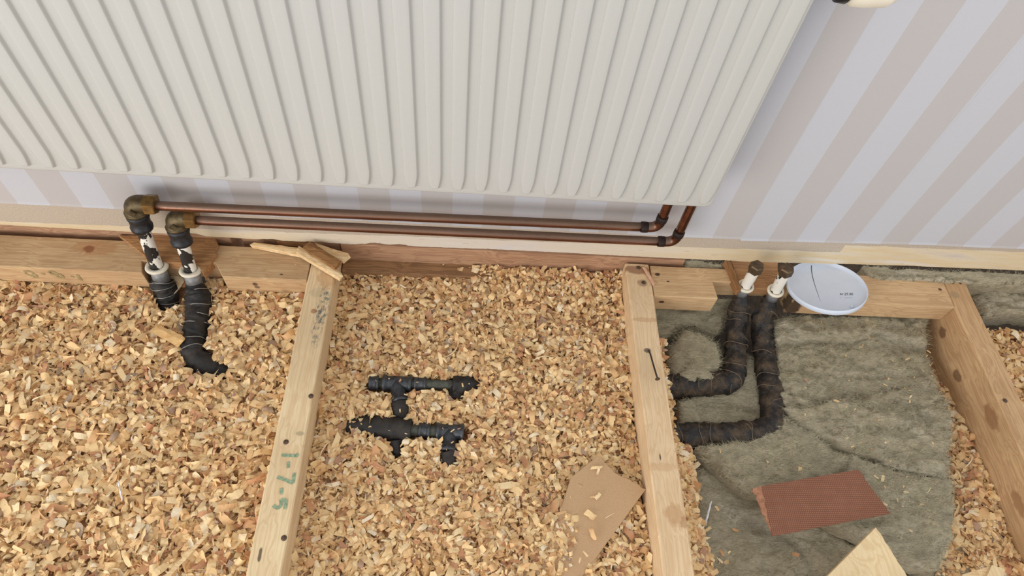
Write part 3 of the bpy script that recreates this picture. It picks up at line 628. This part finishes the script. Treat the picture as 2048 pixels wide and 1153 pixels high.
low = [np.array([p_[0], p_[1], -.0410]) for p_ in low]
V, F = prism(low, .0022); obj('torn_edge', V, F, M['torn'], hb)
# fibreboard half buried in the shavings
m_ = lambda u, v, z: UZ(u, v, z)
tp = [m_(1196, 912, -.038)] + ragged(m_(1196, 912, -.038), m_(1228, 945, -.037), 6, .0012) + [m_(1228, 945, -.037)] + ragged(m_(1228, 945, -.037), m_(1292, 979, -.034), 8, .0012) + [m_(1292, 979, -.034), m_(1130, 1203, -.036), m_(1060, 1203, -.052), m_(1140, 960, -.054)]
pa, pb, pc_ = m_(1196, 912, -.038), m_(1292, 979, -.034), m_(1060, 1203, -.050); nn = np.cross(pb - pa, pc_ - pa); tp = [np.array([q_[0], q_[1], pa[2] - (nn[0] * (q_[0] - pa[0]) + nn[1] * (q_[1] - pa[1])) / nn[2]]) for q_ in tp]
V, F = prism(tp, .0085); bevel(obj_ := tagm(obj('fibreboard_piece', V, F, M['mdf']), 'beige fibreboard offcut half buried in shavings beside the pine joist', 'board'), .0006, 1)
# plywood offcut at the bottom
plym = wood('plywood_face', light=(240, 216, 172), dark=(222, 190, 144), axis=1, seed=61., grain=.6)
a0, a1, a2 = m_(1752, 1055, -.012), m_(1815, 1153, -.012), m_(1655, 1153, -.014)
a1b = a1 + (a1 - a0) * .7; a2b = a2 + (a2 - a0) * .6
V, F = prism([a0] + ragged(a0, a1b, 26, .0006) + [a1b, a2b], .010); bevel(tagm(obj('plywood_offcut', V, F, plym), 'pale pointed plywood offcut over the mineral wool at the bottom', 'board'), .0004, 1)
o1 = [m_(1925, 1150, -.058), m_(1985, 1132, -.056), m_(1990, 1172, -.056), m_(1925, 1175, -.058)]
V, F = prism(o1, .008); tagm(obj('wood_offcut', V, F, spl), 'pale wood offcut end at the bottom right corner', 'offcut')
o1 = [m_(1984, 1131, -.050), m_(2010, 1139, -.050), m_(2004, 1180, -.050), m_(1962, 1180, -.050)]
V, F = prism(o1, .008); tagm(obj('wood_offcut', V, F, plym), 'second narrow wood offcut overlapping the pale one, bottom right corner', 'offcut')

# ================================================================== MINERAL WOOL
def inpoly(x, y, poly):
    poly = np.asarray(poly); ins = np.zeros(x.shape, bool); n = len(poly); dmin = np.full(x.shape, 9.); cxp = np.zeros(x.shape); cyp = np.zeros(x.shape)
    for i in range(n):
        a, b = poly[i], poly[(i + 1) % n]
        cond = ((a[1] > y) != (b[1] > y)) & (x < (b[0] - a[0]) * (y - a[1]) / (b[1] - a[1] + 1e-12) + a[0]); ins ^= cond
        ab = b - a; tt = np.clip(((x - a[0]) * ab[0] + (y - a[1]) * ab[1]) / (ab @ ab + 1e-12), 0, 1); px = a[0] + tt * ab[0]; py = a[1] + tt * ab[1]; d = np.hypot(x - px, y - py)
        m = d < dmin; dmin = np.where(m, d, dmin); cxp = np.where(m, px, cxp); cyp = np.where(m, py, cyp)
    return ins, dmin, cxp, cyp
WV = []
def polyline_dist(x, y, pl):
    d = np.full(x.shape, 9.); side = np.zeros(x.shape)
    for a, b in zip(pl[:-1], pl[1:]):
        ab = b - a; tt = np.clip(((x - a[0]) * ab[0] + (y - a[1]) * ab[1]) / (ab @ ab), 0, 1); dd = np.hypot(x - a[0] - tt * ab[0], y - a[1] - tt * ab[1])
        s = np.sign(ab[0] * (y - a[1]) - ab[1] * (x - a[0])); m = dd < d; d = np.where(m, dd, d); side = np.where(m, s, side)
    return d, side
def wool(outline, z0, th, label, creases=(), amp=.0035, edge=.010, res=.004, seed=0., bumps=(), fibres=1800, undercut=0., slope=(0, 0)):
    pl = np.array([UZ(u, v, zz if len(q) > 2 else z0)[:2] for q in outline for (u, v, zz) in [(q[0], q[1], q[2] if len(q) > 2 else z0)]])
    pl = np.concatenate([np.linspace(pl[i], pl[(i + 1) % len(pl)], 6)[:-1] for i in range(len(pl))])
    pl = pl + np.stack([n2(pl[:, 0], pl[:, 1], 40, 3, seed), n2(pl[:, 0], pl[:, 1], 40, 3, seed + 7)], 1) * .0055
    x0, y0 = pl.min(0) - res; x1, y1 = pl.max(0) + res
    gx, gy = np.meshgrid(np.arange(x0, x1, res), np.arange(y0, y1, res)); ins, dm, cx, cy = inpoly(gx, gy, pl)
    keep = ins | (dm < res * .75); sd = np.where(ins, dm, -dm)
    gx2 = np.where(sd < res * .75, cx, gx); gy2 = np.where(sd < res * .75, cy, gy); dd = np.where(sd < res * .75, 0, dm)
    z = z0 + slope[0] * (gx2 - gx2.mean()) + slope[1] * (gy2 - gy2.mean())
    wx = n2(gx2, gy2, 14, 3, seed + 3) * .012
    z = z + 1.2 * amp * (1.2 * n2(gx2, gy2, 9, 3, seed) + 1.1 * n2(gx2 * .6 + wx, gy2 * 1.6, 30, 3, seed + 1) - .9 * np.abs(n2(gx2 * .7 + wx, gy2 * 1.5, 22, 2, seed + 4)) + .8 * n2(gx2, gy2 * 1.5, 95, 3, seed + 2) + .5 * n2(gx2 + wx, gy2, 55, 2, seed + 8))
    for cpl, depth, width, step in creases:
        P = np.array([UZ(u, v, z0)[:2] for u, v in cpl]); d_, s_ = polyline_dist(gx2 + n2(gx2, gy2, 45, 2, seed + 5) * .004, gy2 + n2(gx2, gy2, 45, 2, seed + 6) * .004, P)
        z = z - 1.5 * depth * np.exp(-(d_ / width) ** 2) + 1.8 * step * s_ * np.exp(-(d_ / .045)) * np.clip(d_ / width, 0, 1)
    for u, v, h, r in bumps:
        P = UZ(u, v, z0); z = z + h * np.exp(-((gx2 - P[0]) ** 2 + (gy2 - P[1]) ** 2) / r ** 2)
    e = np.clip(1 - dd / edge, 0, 1); z = z - edge * .8 * (1 - np.sqrt(np.maximum(0, 1 - e * e)))
    idx = -np.ones(gx.shape, int); idx[keep] = np.arange(keep.sum()); V = np.stack([gx2[keep], gy2[keep], z[keep]], 1); F = []
    q = keep[:-1, :-1] & keep[1:, :-1] & keep[:-1, 1:] & keep[1:, 1:]
    for i, j in np.argwhere(q): F.append((idx[i, j], idx[i, j + 1], idx[i + 1, j + 1], idx[i + 1, j]))
    ec = {}
    for f in F:
        for k in range(4):
            a, b = f[k], f[(k + 1) % 4]; ec[(a, b)] = 1
    be = [(a, b) for a, b in ec if (b, a) not in ec]; bv = sorted({a for e_ in be for a in e_}); vm = {}
    lv = [V]; n = len(V); cen = V.mean(0); nl = 6
    for k in range(1, nl + 1):
        B = V[bv].copy(); B[:, 2] -= th * k / nl; jit = n2(B[:, 0] + B[:, 1], B[:, 2] * 3, 60, 3, seed + k) * .0035
        out = B[:, :2] - cen[:2]; out /= np.linalg.norm(out, axis=1)[:, None] + 1e-9; B[:, :2] += out * (jit[:, None] - undercut * k / nl); lv.append(B)
    prev = {a: a for a in bv}
    for k in range(nl):
        cur = {a: n + k * len(bv) + i for i, a in enumerate(bv)}
        F += [(a2_, a1_, c1, c2) for (a, b) in be for a1_, a2_, c1, c2 in [(prev[a], prev[b], cur[a], cur[b])]]; prev = cur
    V = np.concatenate(lv)
    WV.append((V, F))
    o = tagm(obj('mineral_wool', V, F, M['wool'], smooth=True), label, 'insulation', 'mineral wool pieces in the right bay')
    # loose fibres standing off the surface
    k = rng.integers(0, keep.sum(), fibres); B = V[k]; L = rng.uniform(.004, .016, fibres); an = rng.normal(0, .7, fibres) + math.pi * (rng.random(fibres) < .5); up = rng.uniform(.0, .30, fibres)
    D = np.stack([np.cos(an) * np.cos(up), np.sin(an) * np.cos(up), np.sin(up)], 1); D2 = np.roll(D, 1, 0) * .35
    S_ = np.stack([-np.sin(an), np.cos(an), 0 * an], 1) * .00016
    P0 = B + [0, 0, .0002]; P1 = P0 + D * L[:, None] * .5 + [0, 0, .0008]; P2 = P0 + (D + D2) * L[:, None]
    FV = np.stack([P0 + S_, P0 - S_, P1 + S_, P1 - S_, P2], 1).reshape(-1, 3); FF = []
    for i in range(fibres): b_ = i * 5; FF += [(b_, b_ + 1, b_ + 3, b_ + 2), (b_ + 2, b_ + 3, b_ + 4)]
    obj('loose_fibres', FV, FF, M['fibre'], o, kind='stuff')
    return o
wool([(1300, 612), (1440, 596), (1462, 596), (1456, 640), (1436, 660), (1390, 646), (1360, 648), (1335, 668), (1300, 674)], -.078, .05, 'layered mineral wool piece tucked under the nogging beside the joist',
     [([(1318, 632), (1400, 640), (1450, 615)], .006, .006, .002), ([(1330, 650), (1400, 655), (1440, 640)], .005, .005, .002)], amp=.004, seed=1., edge=.012)
wool([(1344, 682), (1374, 656), (1405, 659), (1438, 680), (1447, 708), (1444, 738), (1412, 748), (1352, 752), (1340, 718)], -.064, .07, 'rounded mineral wool chunk between the joist and the left lagging',
     [([(1350, 690), (1380, 720), (1365, 745)], .004, .007, .001)], amp=.003, seed=2., edge=.022)
wool([(1355, 757), (1372, 728), (1392, 720), (1425, 742), (1436, 760), (1390, 766)], -.060, .05, 'small mineral wool scrap just above the left lagging', amp=.002, seed=3., edge=.014, fibres=300)
wool([(1372, 790), (1480, 772), (1500, 705), (1512, 705), (1520, 760), (1534, 850), (1500, 858), (1380, 862)], -.092, .05, 'mineral wool piece enclosed between the two bent laggings',
     [([(1390, 805), (1460, 808), (1520, 825)], .007, .005, .002)], amp=.003, seed=4., edge=.012)
wool([(1358, 800), (1390, 792), (1400, 815), (1408, 848), (1365, 856)], -.084, .05, 'narrow mineral wool tuft against the joist between the laggings', amp=.002, seed=5., edge=.012, fibres=300)
wool([(1545, 637), (1600, 632), (1700, 634), (1790, 626), (1822, 618), (1858, 620), (1860, 655), (1858, 690), (1876, 740), (1899, 800), (1902, 830), (1906, 870), (1908, 920), (1904, 960), (1796, 930), (1700, 896), (1640, 865), (1570, 815), (1558, 760), (1556, 700)], -.058, .05, 'large upper mineral wool slab with crumpled folds below the nogging',
     [([(1556, 690), (1620, 680), (1700, 682), (1760, 668), (1840, 690)], .009, .005, .004), ([(1565, 735), (1650, 742), (1740, 752), (1860, 742)], .005, .005, .002), ([(1560, 775), (1640, 800), (1730, 790), (1800, 775)], .006, .005, -.003), ([(1800, 800), (1850, 810), (1895, 800)], .006, .004, .002), ([(1840, 820), (1860, 850), (1905, 865)], .006, .004, -.002), ([(1550, 812), (1600, 812), (1660, 802)], .007, .004, -.003)],
     amp=.0080, seed=6., edge=.012, res=.0034, bumps=[(1845, 635, .020, .02), (1880, 812, .010, .02), (1895, 850, .008, .015), (1600, 650, .008, .04), (1600, 780, .006, .04), (1750, 840, .008, .06)], fibres=12000)
wool([(1395, 892), (1480, 884), (1545, 862), (1562, 825), (1620, 860), (1700, 905), (1800, 940), (1904, 960), (1910, 1000), (1906, 1060), (1896, 1110), (1886, 1140), (1830, 1135), (1790, 1110), (1760, 1085), (1700, 1058), (1640, 1030), (1560, 1000), (1505, 985), (1470, 965), (1430, 925)], -.064, .042, 'large lower mineral wool slab carrying the hardboard piece',
     [([(1580, 840), (1650, 880), (1700, 912), (1690, 945)], .005, .004, .0015), ([(1410, 905), (1450, 935), (1505, 972)], .004, .006, .0)], amp=.0060, seed=7., edge=.010, res=.0036, fibres=10000)
wool([(1385, 930), (1420, 920), (1470, 975), (1540, 1010), (1660, 1055), (1720, 1090), (1780, 1180), (1860, 1420), (1560, 1420), (1395, 1420), (1385, 1200)], -.105, .05, 'deep shaded mineral wool layer at the bottom beside the pine joist', [([(1500, 1040), (1600, 1075), (1640, 1150)], .006, .012, .004)], amp=.004, seed=8., edge=.014, res=.005, fibres=4000)
wool([(1880, 1050), (1915, 1040), (1935, 1090), (1960, 1150), (2010, 1330), (1800, 1330), (1800, 1150)], -.112, .05, 'dark mineral wool scrap down in the gap at the bottom right', amp=.005, seed=9., edge=.014, res=.005, fibres=500)
wool([(1730, 528), (1800, 533), (1900, 540), (2450, 562), (2450, 578), (1930, 559), (1800, 556), (1745, 551)], .010, .05, 'mineral wool strip squeezed out below the wall at the right', [([(1760, 545), (1850, 548), (1960, 556)], .004, .003, .001)], amp=.004, seed=10., edge=.008, res=.003)
wool([(1372, 522), (1446, 526), (1446, 538), (1372, 532)], -.006, .05, 'mineral wool showing in the slot behind the right nogging', amp=.002, seed=11., edge=.004, res=.003, fibres=200)
wool([(1944, 572), (2000, 566), (2450, 582), (2450, 640), (2040, 623), (1975, 625)], -.028, .04, 'bulging mineral wool roll to the right of the dark joist end', [([(1955, 575), (1990, 600), (2048, 612)], .007, .005, .003), ([(1985, 572), (2030, 582), (2060, 580)], .006, .006, .003)], amp=.006, seed=12., edge=.016, res=.0035)

# ================================================================== WOOD SHAVINGS
def Hleft(x, y): return -.047 + .006 * n2(x, y, 5, 2, 1.) + .004 * n2(x, y, 22, 2, 2.)
def Hmid(x, y):
    h = -.0525 + .006 * n2(x, y, 5, 2, 3.) + .004 * n2(x, y, 22, 2, 4.)
    h = h + .022 * np.clip((y - .66) / .09, 0, 1) * np.clip((x + .10) / .2, 0, 1) + .010 * np.exp(-((x - .02) ** 2 + (y - .28) ** 2) / .02)
    return h
def Hstrip(x, y): return -.052 - .035 * np.clip((x - .362) / .05, 0, 1) + .006 * n2(x, y, 20, 2, 5.)
def Hgap(x, y): return -.112 + .022 * np.clip((x - .86) / .08, 0, 1) - .034 * np.clip((y - .46) / .2, 0, 1) + .006 * n2(x, y, 18, 2, 6.)
def Hfar(x, y): return -.058 + .006 * n2(x, y, 9, 2, 7.)
CAPS = []   # exposed pipe lengths: start, end, half width
def cap_(pts, r, z):
    P = [UZ(u, v, z)[:2] for u, v in pts]
    for a, b in zip(P[:-1], P[1:]): CAPS.append((a, b, r))
cap_([(318, 560), (338, 600)], .0225, -.047); cap_([(385, 560), (398, 610), (390, 672), (385, 700), (400, 725)], .0235, -.047); cap_([(400, 725), (445, 742)], .016, -.047)
ZS = -.052
cap_([(738, 767), (855, 769)], .0145, ZS); cap_([(855, 769), (905, 771)], .0098, ZS); cap_([(905, 771), (940, 772)], .0165, ZS); cap_([(797, 770), (803, 825)], .0135, ZS); cap_([(913, 772), (913, 790)], .012, ZS)
cap_([(770, 858), (823, 861)], .0185, ZS); cap_([(838, 862), (926, 866)], .0145, ZS); cap_([(898, 866), (899, 925)], .0130, ZS); cap_([(792, 885), (793, 903)], .010, ZS)
SPARSE = [(UZ(705, 850, ZS)[:2], UZ(770, 858, ZS)[:2], .019, .45)]
mdfvis = np.array([UZ(u, v, -.037)[:2] for u, v in [(1200, 916), (1228, 944), (1292, 979), (1165, 1150), (1110, 1230), (1090, 1230), (1130, 1150), (1150, 1085), (1166, 1010), (1180, 955)]])
def allowed(x, y, marg=0.):
    ok = np.ones(len(x), bool)
    for a, b, r in CAPS:
        ab = b - a; tt = np.clip(((x - a[0]) * ab[0] + (y - a[1]) * ab[1]) / (ab @ ab), 0, 1); ok &= np.hypot(x - a[0] - tt * ab[0], y - a[1] - tt * ab[1]) > r + marg
    for a, b, r, pr_ in SPARSE:
        ab = b - a; tt = np.clip(((x - a[0]) * ab[0] + (y - a[1]) * ab[1]) / (ab @ ab), 0, 1); ok &= (np.hypot(x - a[0] - tt * ab[0], y - a[1] - tt * ab[1]) > r) | (rng.random(len(x)) < pr_)
    ins, dm, _, _ = inpoly(x, y, mdfvis); ok &= ~(ins & (dm > marg * .5 + .001))
    return ok
NS = 6
def chips(n, size=1.):
    """n curled strips at the origin: (n, 2*(NS+1), 3), tint"""
    L = rng.lognormal(math.log(.0168), .36, n) * size; L = np.clip(L, .005, .032 * size); Wd = L * rng.uniform(.22, .56, n); Wd = np.clip(Wd, .0018, .0125 * size)
    thin = rng.random(n) < .12; Wd = np.where(thin, rng.uniform(.0012, .0025, n), Wd)
    k = rng.random(n); ang = np.where(k < .30, rng.uniform(.2, 1.2, n), np.where(k < .72, rng.uniform(1.2, 3.0, n), rng.uniform(3., 6.2, n)))
    sg = np.where(rng.random(n) < .62, -1, 1)
    s = np.linspace(-.5, .5, NS + 1)[None, :]
    kk = ang / L; th = s * ang[:, None]; rad_ = 1 / kk
    grow = 1 + .25 * (s + .5) * (ang[:, None] > 2.5)
    x = np.sin(th) * rad_[:, None] * grow; z = (1 - np.cos(th)) * rad_[:, None] * grow * sg[:, None]
    z = z - z.mean(1, keepdims=True)
    drift = rng.normal(0, .35, n)[:, None] * s * Wd[:, None]
    out = np.zeros((n, NS + 1, 2, 3))
    tw = rng.normal(0, .35, n)[:, None] * s
    for e, sgn in ((0, -.5), (1, .5)):
        wv = Wd[:, None] * sgn * (1 + rng.normal(0, .10, (n, NS + 1))) * np.where(np.abs(s) > .45, rng.uniform(.5, 1., (n, 1)), 1)
        out[:, :, e, 0] = x + np.where(np.abs(s) > .45, rng.normal(0, .10, (n, 1)) * L[:, None], 0) * np.cos(th)
        out[:, :, e, 1] = wv + drift; out[:, :, e, 2] = z + wv * tw
    tint = np.clip(rng.normal(.55, .22, n), .1, 1); tint = np.where(rng.random(n) < .06, rng.uniform(0, .13, n), tint)
    return out.reshape(n, -1, 3), tint, L
def rotm(yaw, tilt, ta):
    n = len(yaw); c, s = np.cos(yaw), np.sin(yaw); Rz = np.zeros((n, 3, 3)); Rz[:, 0, 0] = c; Rz[:, 0, 1] = -s; Rz[:, 1, 0] = s; Rz[:, 1, 1] = c; Rz[:, 2, 2] = 1
    ax = np.stack([np.cos(ta), np.sin(ta), 0 * ta], 1); K = np.zeros((n, 3, 3)); K[:, 0, 2] = ax[:, 1]; K[:, 1, 2] = -ax[:, 0]; K[:, 2, 0] = -ax[:, 1]; K[:, 2, 1] = ax[:, 0]
    I = np.eye(3)[None]; Rt = I + np.sin(tilt)[:, None, None] * K + (1 - np.cos(tilt))[:, None, None] * (K @ K); return Rt @ Rz
def strip_faces(n):
    base = np.arange(n)[:, None] * (2 * (NS + 1)); q = []
    for i in range(NS): q.append(np.stack([base[:, 0] + 2 * i, base[:, 0] + 2 * i + 2, base[:, 0] + 2 * i + 3, base[:, 0] + 2 * i + 1], 1))
    return np.stack(q, 1).reshape(-1, 4)
def fastmesh(name, V, Q, tint, uv):
    me = bpy.data.meshes.new(name); me.vertices.add(len(V)); me.vertices.foreach_set('co', V.astype(np.float32).ravel())
    me.loops.add(Q.size); me.loops.foreach_set('vertex_index', Q.astype(np.int32).ravel()); me.polygons.add(len(Q))
    me.polygons.foreach_set('loop_start', np.arange(0, Q.size, 4, dtype=np.int32)); me.polygons.foreach_set('use_smooth', np.ones(len(Q), bool))
    me.update(calc_edges=True)
    at = me.attributes.new('tint', 'FLOAT', 'POINT'); at.data.foreach_set('value', tint.astype(np.float32))
    ul = me.uv_layers.new(name='UVMap'); ul.data.foreach_set('uv', uv[Q.ravel()].astype(np.float32).ravel()); me.materials.append(M['shav']); return me
UV1 = np.array([(e, i / NS) for i in range(NS + 1) for e in (0, 1)])
def bed(name, label, x0, x1, y0, y1, H, n, size=1., region=None, spread=.012, kind='stuff'):
    k = int(n * 1.6); x = rng.uniform(x0, x1, k); y = rng.uniform(y0, y1, k); ok = allowed(x, y)
    if region is not None: ok &= region(x, y)
    x, y = x[ok][:n], y[ok][:n]; n = len(x); V, tint, L = chips(n, size)
    d = rng.random(n) ** .8; z = H(x, y) + .004 - spread * d + np.clip(rng.normal(0, .0012, n), -.003, .004)
    Rm = rotm(rng.uniform(0, 2 * math.pi, n), np.abs(rng.normal(0, .58, n)), rng.uniform(0, 2 * math.pi, n))
    V = np.einsum('nij,nkj->nki', Rm, V) + np.stack([x, y, z], 1)[:, None, :]
    V[..., 0] = np.clip(V[..., 0], x0 - .001, x1 + .001)
    org = np.array([(x0 + x1) / 2, (y0 + y1) / 2, -.06]); V = V.reshape(-1, 3) - org
    uv = np.tile(UV1, (n, 1)) * 1.0 + np.repeat(rng.random((n, 2)) * 40, 2 * (NS + 1), 0)
    me = fastmesh(name, V, strip_faces(n), np.repeat(tint, 2 * (NS + 1)), uv)
    o = bpy.data.objects.new(name, me); COL.objects.link(o); o.location = org; ORG[o] = org; tagm(o, label, 'shavings', None, 'stuff')
    # settled bed beneath
    gx, gy = np.meshgrid(np.arange(x0, x1 + .006, .008), np.arange(y0, y1 + .006, .008)); gz = H(gx, gy) - .010 + .003 * n2(gx, gy, 90, 2, 9.)
    if region is not None: gz = np.where(region(gx.ravel(), gy.ravel()).reshape(gx.shape), gz, gz - .03)
    dmin = np.full(gx.shape, 9.)
    for a, b, r in CAPS:
        ab = b - a; tt = np.clip(((gx - a[0]) * ab[0] + (gy - a[1]) * ab[1]) / (ab @ ab), 0, 1); dmin = np.minimum(dmin, np.hypot(gx - a[0] - tt * ab[0], gy - a[1] - tt * ab[1]) - r)
    gz = gz - np.where(dmin < .002, .014, 0)
    Vg, Fg = sheet(gx, gy, gz); obj('settled_layer', Vg, Fg, M['ground'], o, True)
    return o
bed('wood_shavings', 'deep bed of curled wood shavings filling the left bay', -1.12, -.2825, -.02, .71, Hleft, 25000)
bed('wood_shavings', 'deep bed of curled wood shavings around the iron tees in the middle bay', -.2335, .3035, -.02, .752, Hmid, 25000, .84)
bed('wood_shavings', 'strip of wood shavings between the pine joist and the mineral wool', .3510, .425, -.02, .62, Hstrip, 3100, .9, lambda x, y: x < .385 + .02 * np.sin(y * 40) * 0 + .018 * n2(x * 0, y, 14, 2, 2.) + np.where(y < .42, .02, -.012))
bed('wood_shavings', 'reddish wood shavings down in the gap beside the darker joist', .76, .9425, -.02, .70, Hgap, 6200, .95, lambda x, y: x > .800 + .1 * np.clip((y - .2) / .35, 0, 1))
bed('wood_shavings', 'bed of wood shavings to the right of the darker joist', .9900, 1.50, .05, .672, Hfar, 15000, .95)
# larger single shavings lying on top, each its own object
VAR = []
Vv, tv, Lv = chips(28, 1.45)
for i in range(28):
    tt_ = .35 + .6 * (i % 9) / 9 if i % 14 else .17
    me = fastmesh('wood_shaving', Vv[i], strip_faces(1), np.full(2 * (NS + 1), tt_), UV1 + i * 3.1); VAR.append(me)
def loose(n, x0, x1, y0, y1, H, label, group, region=None, lift=.004, scale=(.75, 1.15)):
    k = n * 4; x = rng.uniform(x0, x1, k); y = rng.uniform(y0, y1, k); ok = allowed(x, y, .010)
    if region is not None: ok &= region(x, y)
    x, y = x[ok][:n], y[ok][:n]; z = H(x, y) + lift
    for i in range(len(x)):
        o = bpy.data.objects.new('wood_shaving', VAR[rng.integers(0, len(VAR))]); COL.objects.link(o); o.location = (x[i], y[i], z[i]); s = rng.uniform(*scale); o.scale = (s, s, s)
        o.rotation_euler = (rng.normal(0, .35), rng.normal(0, .35), rng.uniform(0, 6.28)); tagm(o, label, 'shaving', group)
loose(140, -.93, -.300, .17, .665, Hleft, 'large curled shaving on top of the bed in the left bay', 'large shavings in the left bay')
loose(125, -.222, .292, .17, .735, Hmid, 'large curled shaving on top of the bed in the middle bay', 'large shavings in the middle bay')
loose(22, .87, .932, .22, .56, Hgap, 'large curled shaving in the gap beside the darker joist', 'large shavings in the right gap')
loose(13, 1.0, 1.12, .42, .66, Hfar, 'large curled shaving on the bed right of the darker joist', 'large shavings at the far right')
# chips scattered on wool, boards and timber
from mathutils.bvhtree import BVHTree
wv_, wf_ = join(*WV); BV = BVHTree.FromPolygons([tuple(v) for v in wv_], [tuple(int(i) for i in f) for f in wf_])
def scatter(pts, z, label, group, sc, onwool=False):
    for u, v in pts:
        p = UZ(u, v, z)
        if onwool:
            d_ = Vector(_ray(u, v)).normalized(); hit = BV.ray_cast(Vector(CP), d_)
            if hit[0] is not None: p = np.array(hit[0]) + [0, 0, .0012]
        o = bpy.data.objects.new('wood_chip', VAR[rng.integers(0, len(VAR))]); COL.objects.link(o); o.location = tuple(p); s = rng.uniform(.7, 1.2) * sc; o.scale = (s, s, s * .5)
        o.rotation_euler = (rng.normal(0, .12), rng.normal(0, .12), rng.uniform(0, 6.28)); tagm(o, label, 'wood chip', group)
scatter([(1642, 645), (1735, 642), (1750, 652), (1712, 650), (1740, 676), (1681, 695), (1690, 711), (1612, 762), (1786, 723), (1815, 719), (1772, 754), (1776, 760), (1858, 704), (1854, 712), (1859, 731), (1810, 778), (1819, 782), (1820, 795), (1819, 802), (1769, 800), (1672, 803), (1757, 841), (1771, 885), (1725, 692), (1721, 695), (1647, 690), (1845, 742), (1770, 771)], -.048, 'tiny wood chip lying on the upper mineral wool slab', 'chips on the upper wool slab', .30, True)
scatter([(1440, 902), (1438, 899), (1600, 943), (1705, 894), (1868, 970), (1812, 985), (1806, 975), (1795, 1004), (1767, 1006), (1770, 1010), (1752, 955), (1765, 958), (1866, 1048), (1842, 1010), (1820, 1062), (1769, 975), (1535, 925), (1858, 980)], -.054, 'tiny wood chip lying on the lower mineral wool slab', 'chips on the lower wool slab', .40, True)
scatter([(1434, 1018), (1418, 1058), (1472, 1062), (1442, 1105), (1446, 1125), (1458, 1105), (1530, 1040), (1590, 1110), (1440, 1122)], -.098, 'wood chip lying on the deep shaded wool layer', 'chips on the deep wool layer', .60, True)
scatter([(1193, 936), (1196, 945), (1185, 995), (1196, 993), (1220, 1032), (1185, 1068), (1180, 1030), (1160, 1120), (1172, 1110)], -.034, 'small shaving lying on the fibreboard offcut', 'shavings on the fibreboard', .5)
scatter([(560, 570), (548, 520), (590, 530), (640, 580), (620, 610), (650, 570), (1400, 560), (1360, 575), (1500, 540), (345, 500), (405, 500)], .003, 'tiny wood crumb lying on the timber tops', 'crumbs on the timbers', .14)
scatter([(752, 762), (778, 758), (800, 762), (812, 790), (835, 765), (780, 862), (795, 850), (812, 868), (886, 858), (905, 862), (918, 858), (800, 822), (893, 900), (905, 885), (925, 770), (938, 768)], -.044, 'tiny shaving caught on top of the iron tees', 'crumbs on the iron tees', .26)
r2 = np.random.default_rng(3); up_, lo_ = [], []
while len(up_) + len(lo_) < 70:
    u, v = r2.uniform(1570, 1885), r2.uniform(640, 1100)
    if u > 1850 and v < 740: continue
    if v < 815 + (u - 1570) * .40: up_.append((u, v))
    elif not (1500 < u < 1785 and 935 < v < 1080) and v < 985 + (u - 1500) * .28: lo_.append((u, v))
scatter(up_, -.05, 'tiny wood chip lying on the upper mineral wool slab', 'chips on the upper wool slab', .15, True)
scatter(lo_, -.05, 'tiny wood chip lying on the lower mineral wool slab', 'chips on the lower wool slab', .16, True)
# named odd pieces
sv = stick('wood_sliver', UZ(306, 655, -.036), UZ(362, 684, -.034), .017, .021, .003, wood('sliver_pine', light=(240, 200, 142), dark=(214, 164, 104), axis=0, seed=71.), 'flat pale wooden sliver lying beside the long taped lagging', jag=.004)
stick('wood_sliver', UZ(415, 1068, -.034), UZ(335, 1152, -.034), .005, .007, .002, spl, 'long thin wooden sliver on the shavings at the bottom left')
stick('wood_sliver', UZ(218, 960, -.036), UZ(240, 930, -.034), .003, .004, .0015, spl, 'short thin wooden sliver in the middle of the left bay')
stick('wood_sliver', UZ(236, 962, -.034), UZ(244, 1000, -.034), .0018, .0022, .001, M['tornp'], 'thin white stalk standing out of the shavings in the left bay')
stick('wood_sliver', UZ(1411, 1050, -.085), UZ(1422, 1006, -.085), .0026, .003, .001, M['tornp'], 'thin white stalk on the dark wool beside the pine joist')
stick('wood_sliver', UZ(1288, 535, .004), UZ(1308, 568, .004), .006, .007, .002, wood('pink_splinter', light=(220, 178, 148), dark=(196, 146, 114), axis=1, seed=77.), 'pinkish split sliver between the pine joist and the right nogging')
